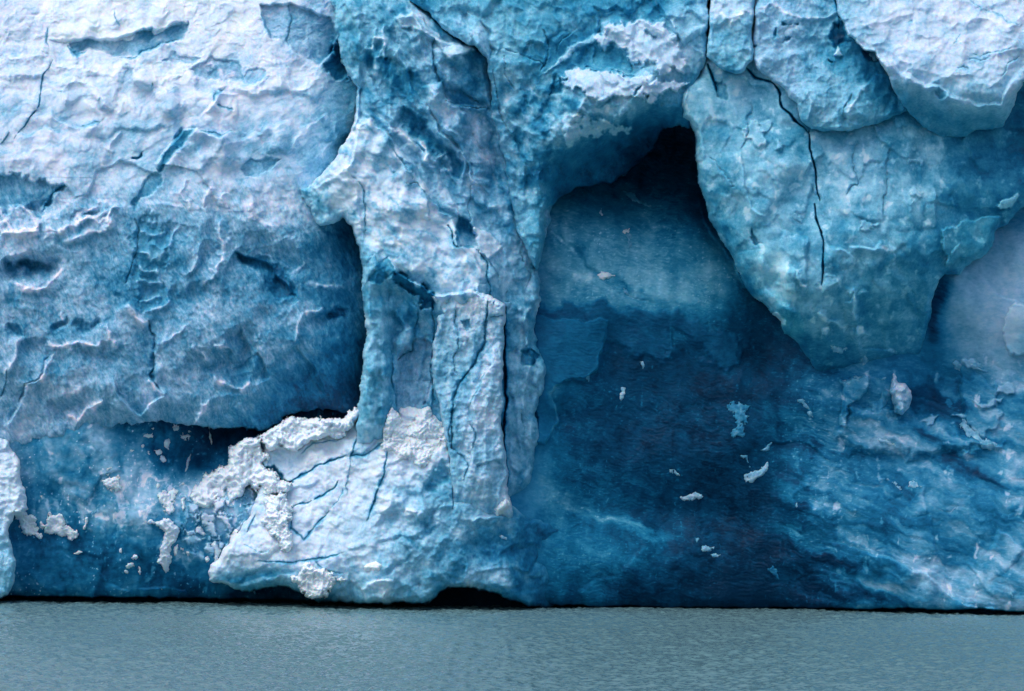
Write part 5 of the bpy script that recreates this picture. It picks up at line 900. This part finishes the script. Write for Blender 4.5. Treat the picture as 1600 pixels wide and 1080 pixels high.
chip([(380,125),(410,110),(430,95),(415,130),(390,135)], 9, -2.6, 'small pale wing above the larger wing-shaped lump', t=.3)
chip([(290,155),(320,150),(330,185),(340,210),(325,200),(312,165)], 9, -3.2, 'small forked chip just above the wing-shaped lump', t=.3, rough=2)
chip([(925,82),(970,78),(1000,95),(1016,112),(990,110),(960,100)], 9, -.9, 'pale crescent lump on the upper right of the lower wall', t=.14)
chip([(1055,298),(1065,270),(1088,255),(1105,270),(1130,302),(1095,303)], 9, .2, 'pale triangular cap on a rounded plate, lower right', t=.16)
chip([(965,265),(1000,278),(1030,295),(1040,330),(1022,315),(1000,290)], 9, -.1, 'pale curved rim left of the triangular cap', t=.22)
chip([(105,585),(130,562),(165,572),(170,585),(150,598),(115,598)], 9, -2.9, 'pale puff low on the dark wall above the water', t=.22, rough=2.5)
chip([(150,615),(180,605),(200,615),(190,632),(160,628)], 9, -2.7, 'smaller pale puff just below its neighbour', t=.22, rough=2)
chip([(75,540),(100,525),(110,535),(85,555)], 9, -3.0, 'faint pale puff at upper left of the two low puffs', t=.35, rough=2)
chip([(415,680),(440,665),(470,690),(455,720),(425,710)], 9, -2.4, 'faint grey frost smear at the left foot of the banded flank', t=.55, rough=4)
chip([(1142,632),(1165,625),(1185,638),(1160,643)], 9, .8, 'tiny oval pale chip on the banded flank', t=.2, rough=1)
chip([(1520,790),(1535,780),(1545,800),(1550,820),(1530,815)], 9, 1.6, 'small pale crust near the right edge above the water', t=.3, rough=2)
chip([(1280,820),(1310,825),(1350,850),(1320,845)], 9, .9, 'thin white rim low on the banded flank', t=.2)
chip([(1300,950),(1310,925),(1345,960),(1400,1010),(1460,1040),(1490,1070),(1440,1075),(1390,1060),(1340,1020)], 6, -.4, 'ragged line of white frost at right below the dark gap', t=.25, rough=5)
chip([(540,375),(550,370),(552,392),(545,395)], 9, -1.4, 'tiny white hook on the left rim of the banded flank', t=.15, rough=1)
chip([(880,850),(930,835),(945,800),(960,790),(985,800),(975,840),(950,880),(920,905),(890,895)], 6, -1.6, 'angular pale lump leaning against the boulder', t=.40, rough=1.5, lump=14)
for pz, lab in [([(545,840),(575,835),(595,870),(600,890),(570,875)], 'pale flake left of the boulder'), ([(590,900),(610,895),(630,920),(605,915)], 'tiny rosy flake below the pale flake'), ([(760,760),(790,745),(870,732),(876,742),(800,765),(770,780)], 'white frost rim on the square plate'),
                ([(700,590),(740,600),(780,600),(760,630),(710,625)], 'pale shelf flake under the buttress tip'), ([(835,655),(860,640),(885,660),(850,680)], 'little folded flake under the buttress'), ([(910,745),(955,740),(950,752)], 'thin pale splinter above the boulder'),
                ([(1265,670),(1285,662),(1310,680),(1300,710),(1270,700)], 'pale flake at the edge of the right wall'), ([(1340,680),(1400,668),(1410,690),(1360,695)], 'flat pale flake under the right wall')]:
    chip(pz, 6, -2.2 if pz[0][0] < 1000 else -1.0, lab, t=.28, rough=2)

# boulder wedged below the buttress
S = [(1385,605,-1.0,.42,0),(1400,600,-.4,.26,-.1),(1415,605,-.2,.22,-.1),(1424,620,-.8,.26,0),(1410,625,0,.30,-.1),(1392,630,-.6,.44,.1),(1405,645,-.9,.44,.1)]
g = Ice(1375, 570, 1435, 658, S, step=.9); X, Y = g.X, g.Y
r1, t1 = shards(g, 70, 22, 15, 160, .5, 4); r2, t2 = shards(g, 20, 9, 6, 161, .4, 2)
g.s += 1.1 * r1 + .35 * r2; g.t += .22 * t1 + .1 * t2 - .05 + .08 * fbm(X, Y, 6, 3, 162); g.t += .15 * fbm(X, Y, 12, 4, 163)
g.edge(Z(6, [(985,720),(1000,715),(1020,760),(1050,768),(1080,800),(1084,840),(1070,880),(1035,912),(1000,905),(985,860),(975,800)]), roll=7, depth=1.2, warp=1, rough=1, back=2.5)
make('ice_boulder', g, M_ICE, None, 'angular grey white ice boulder wedged in the dark gap under the hanging mass', 'ice boulder')
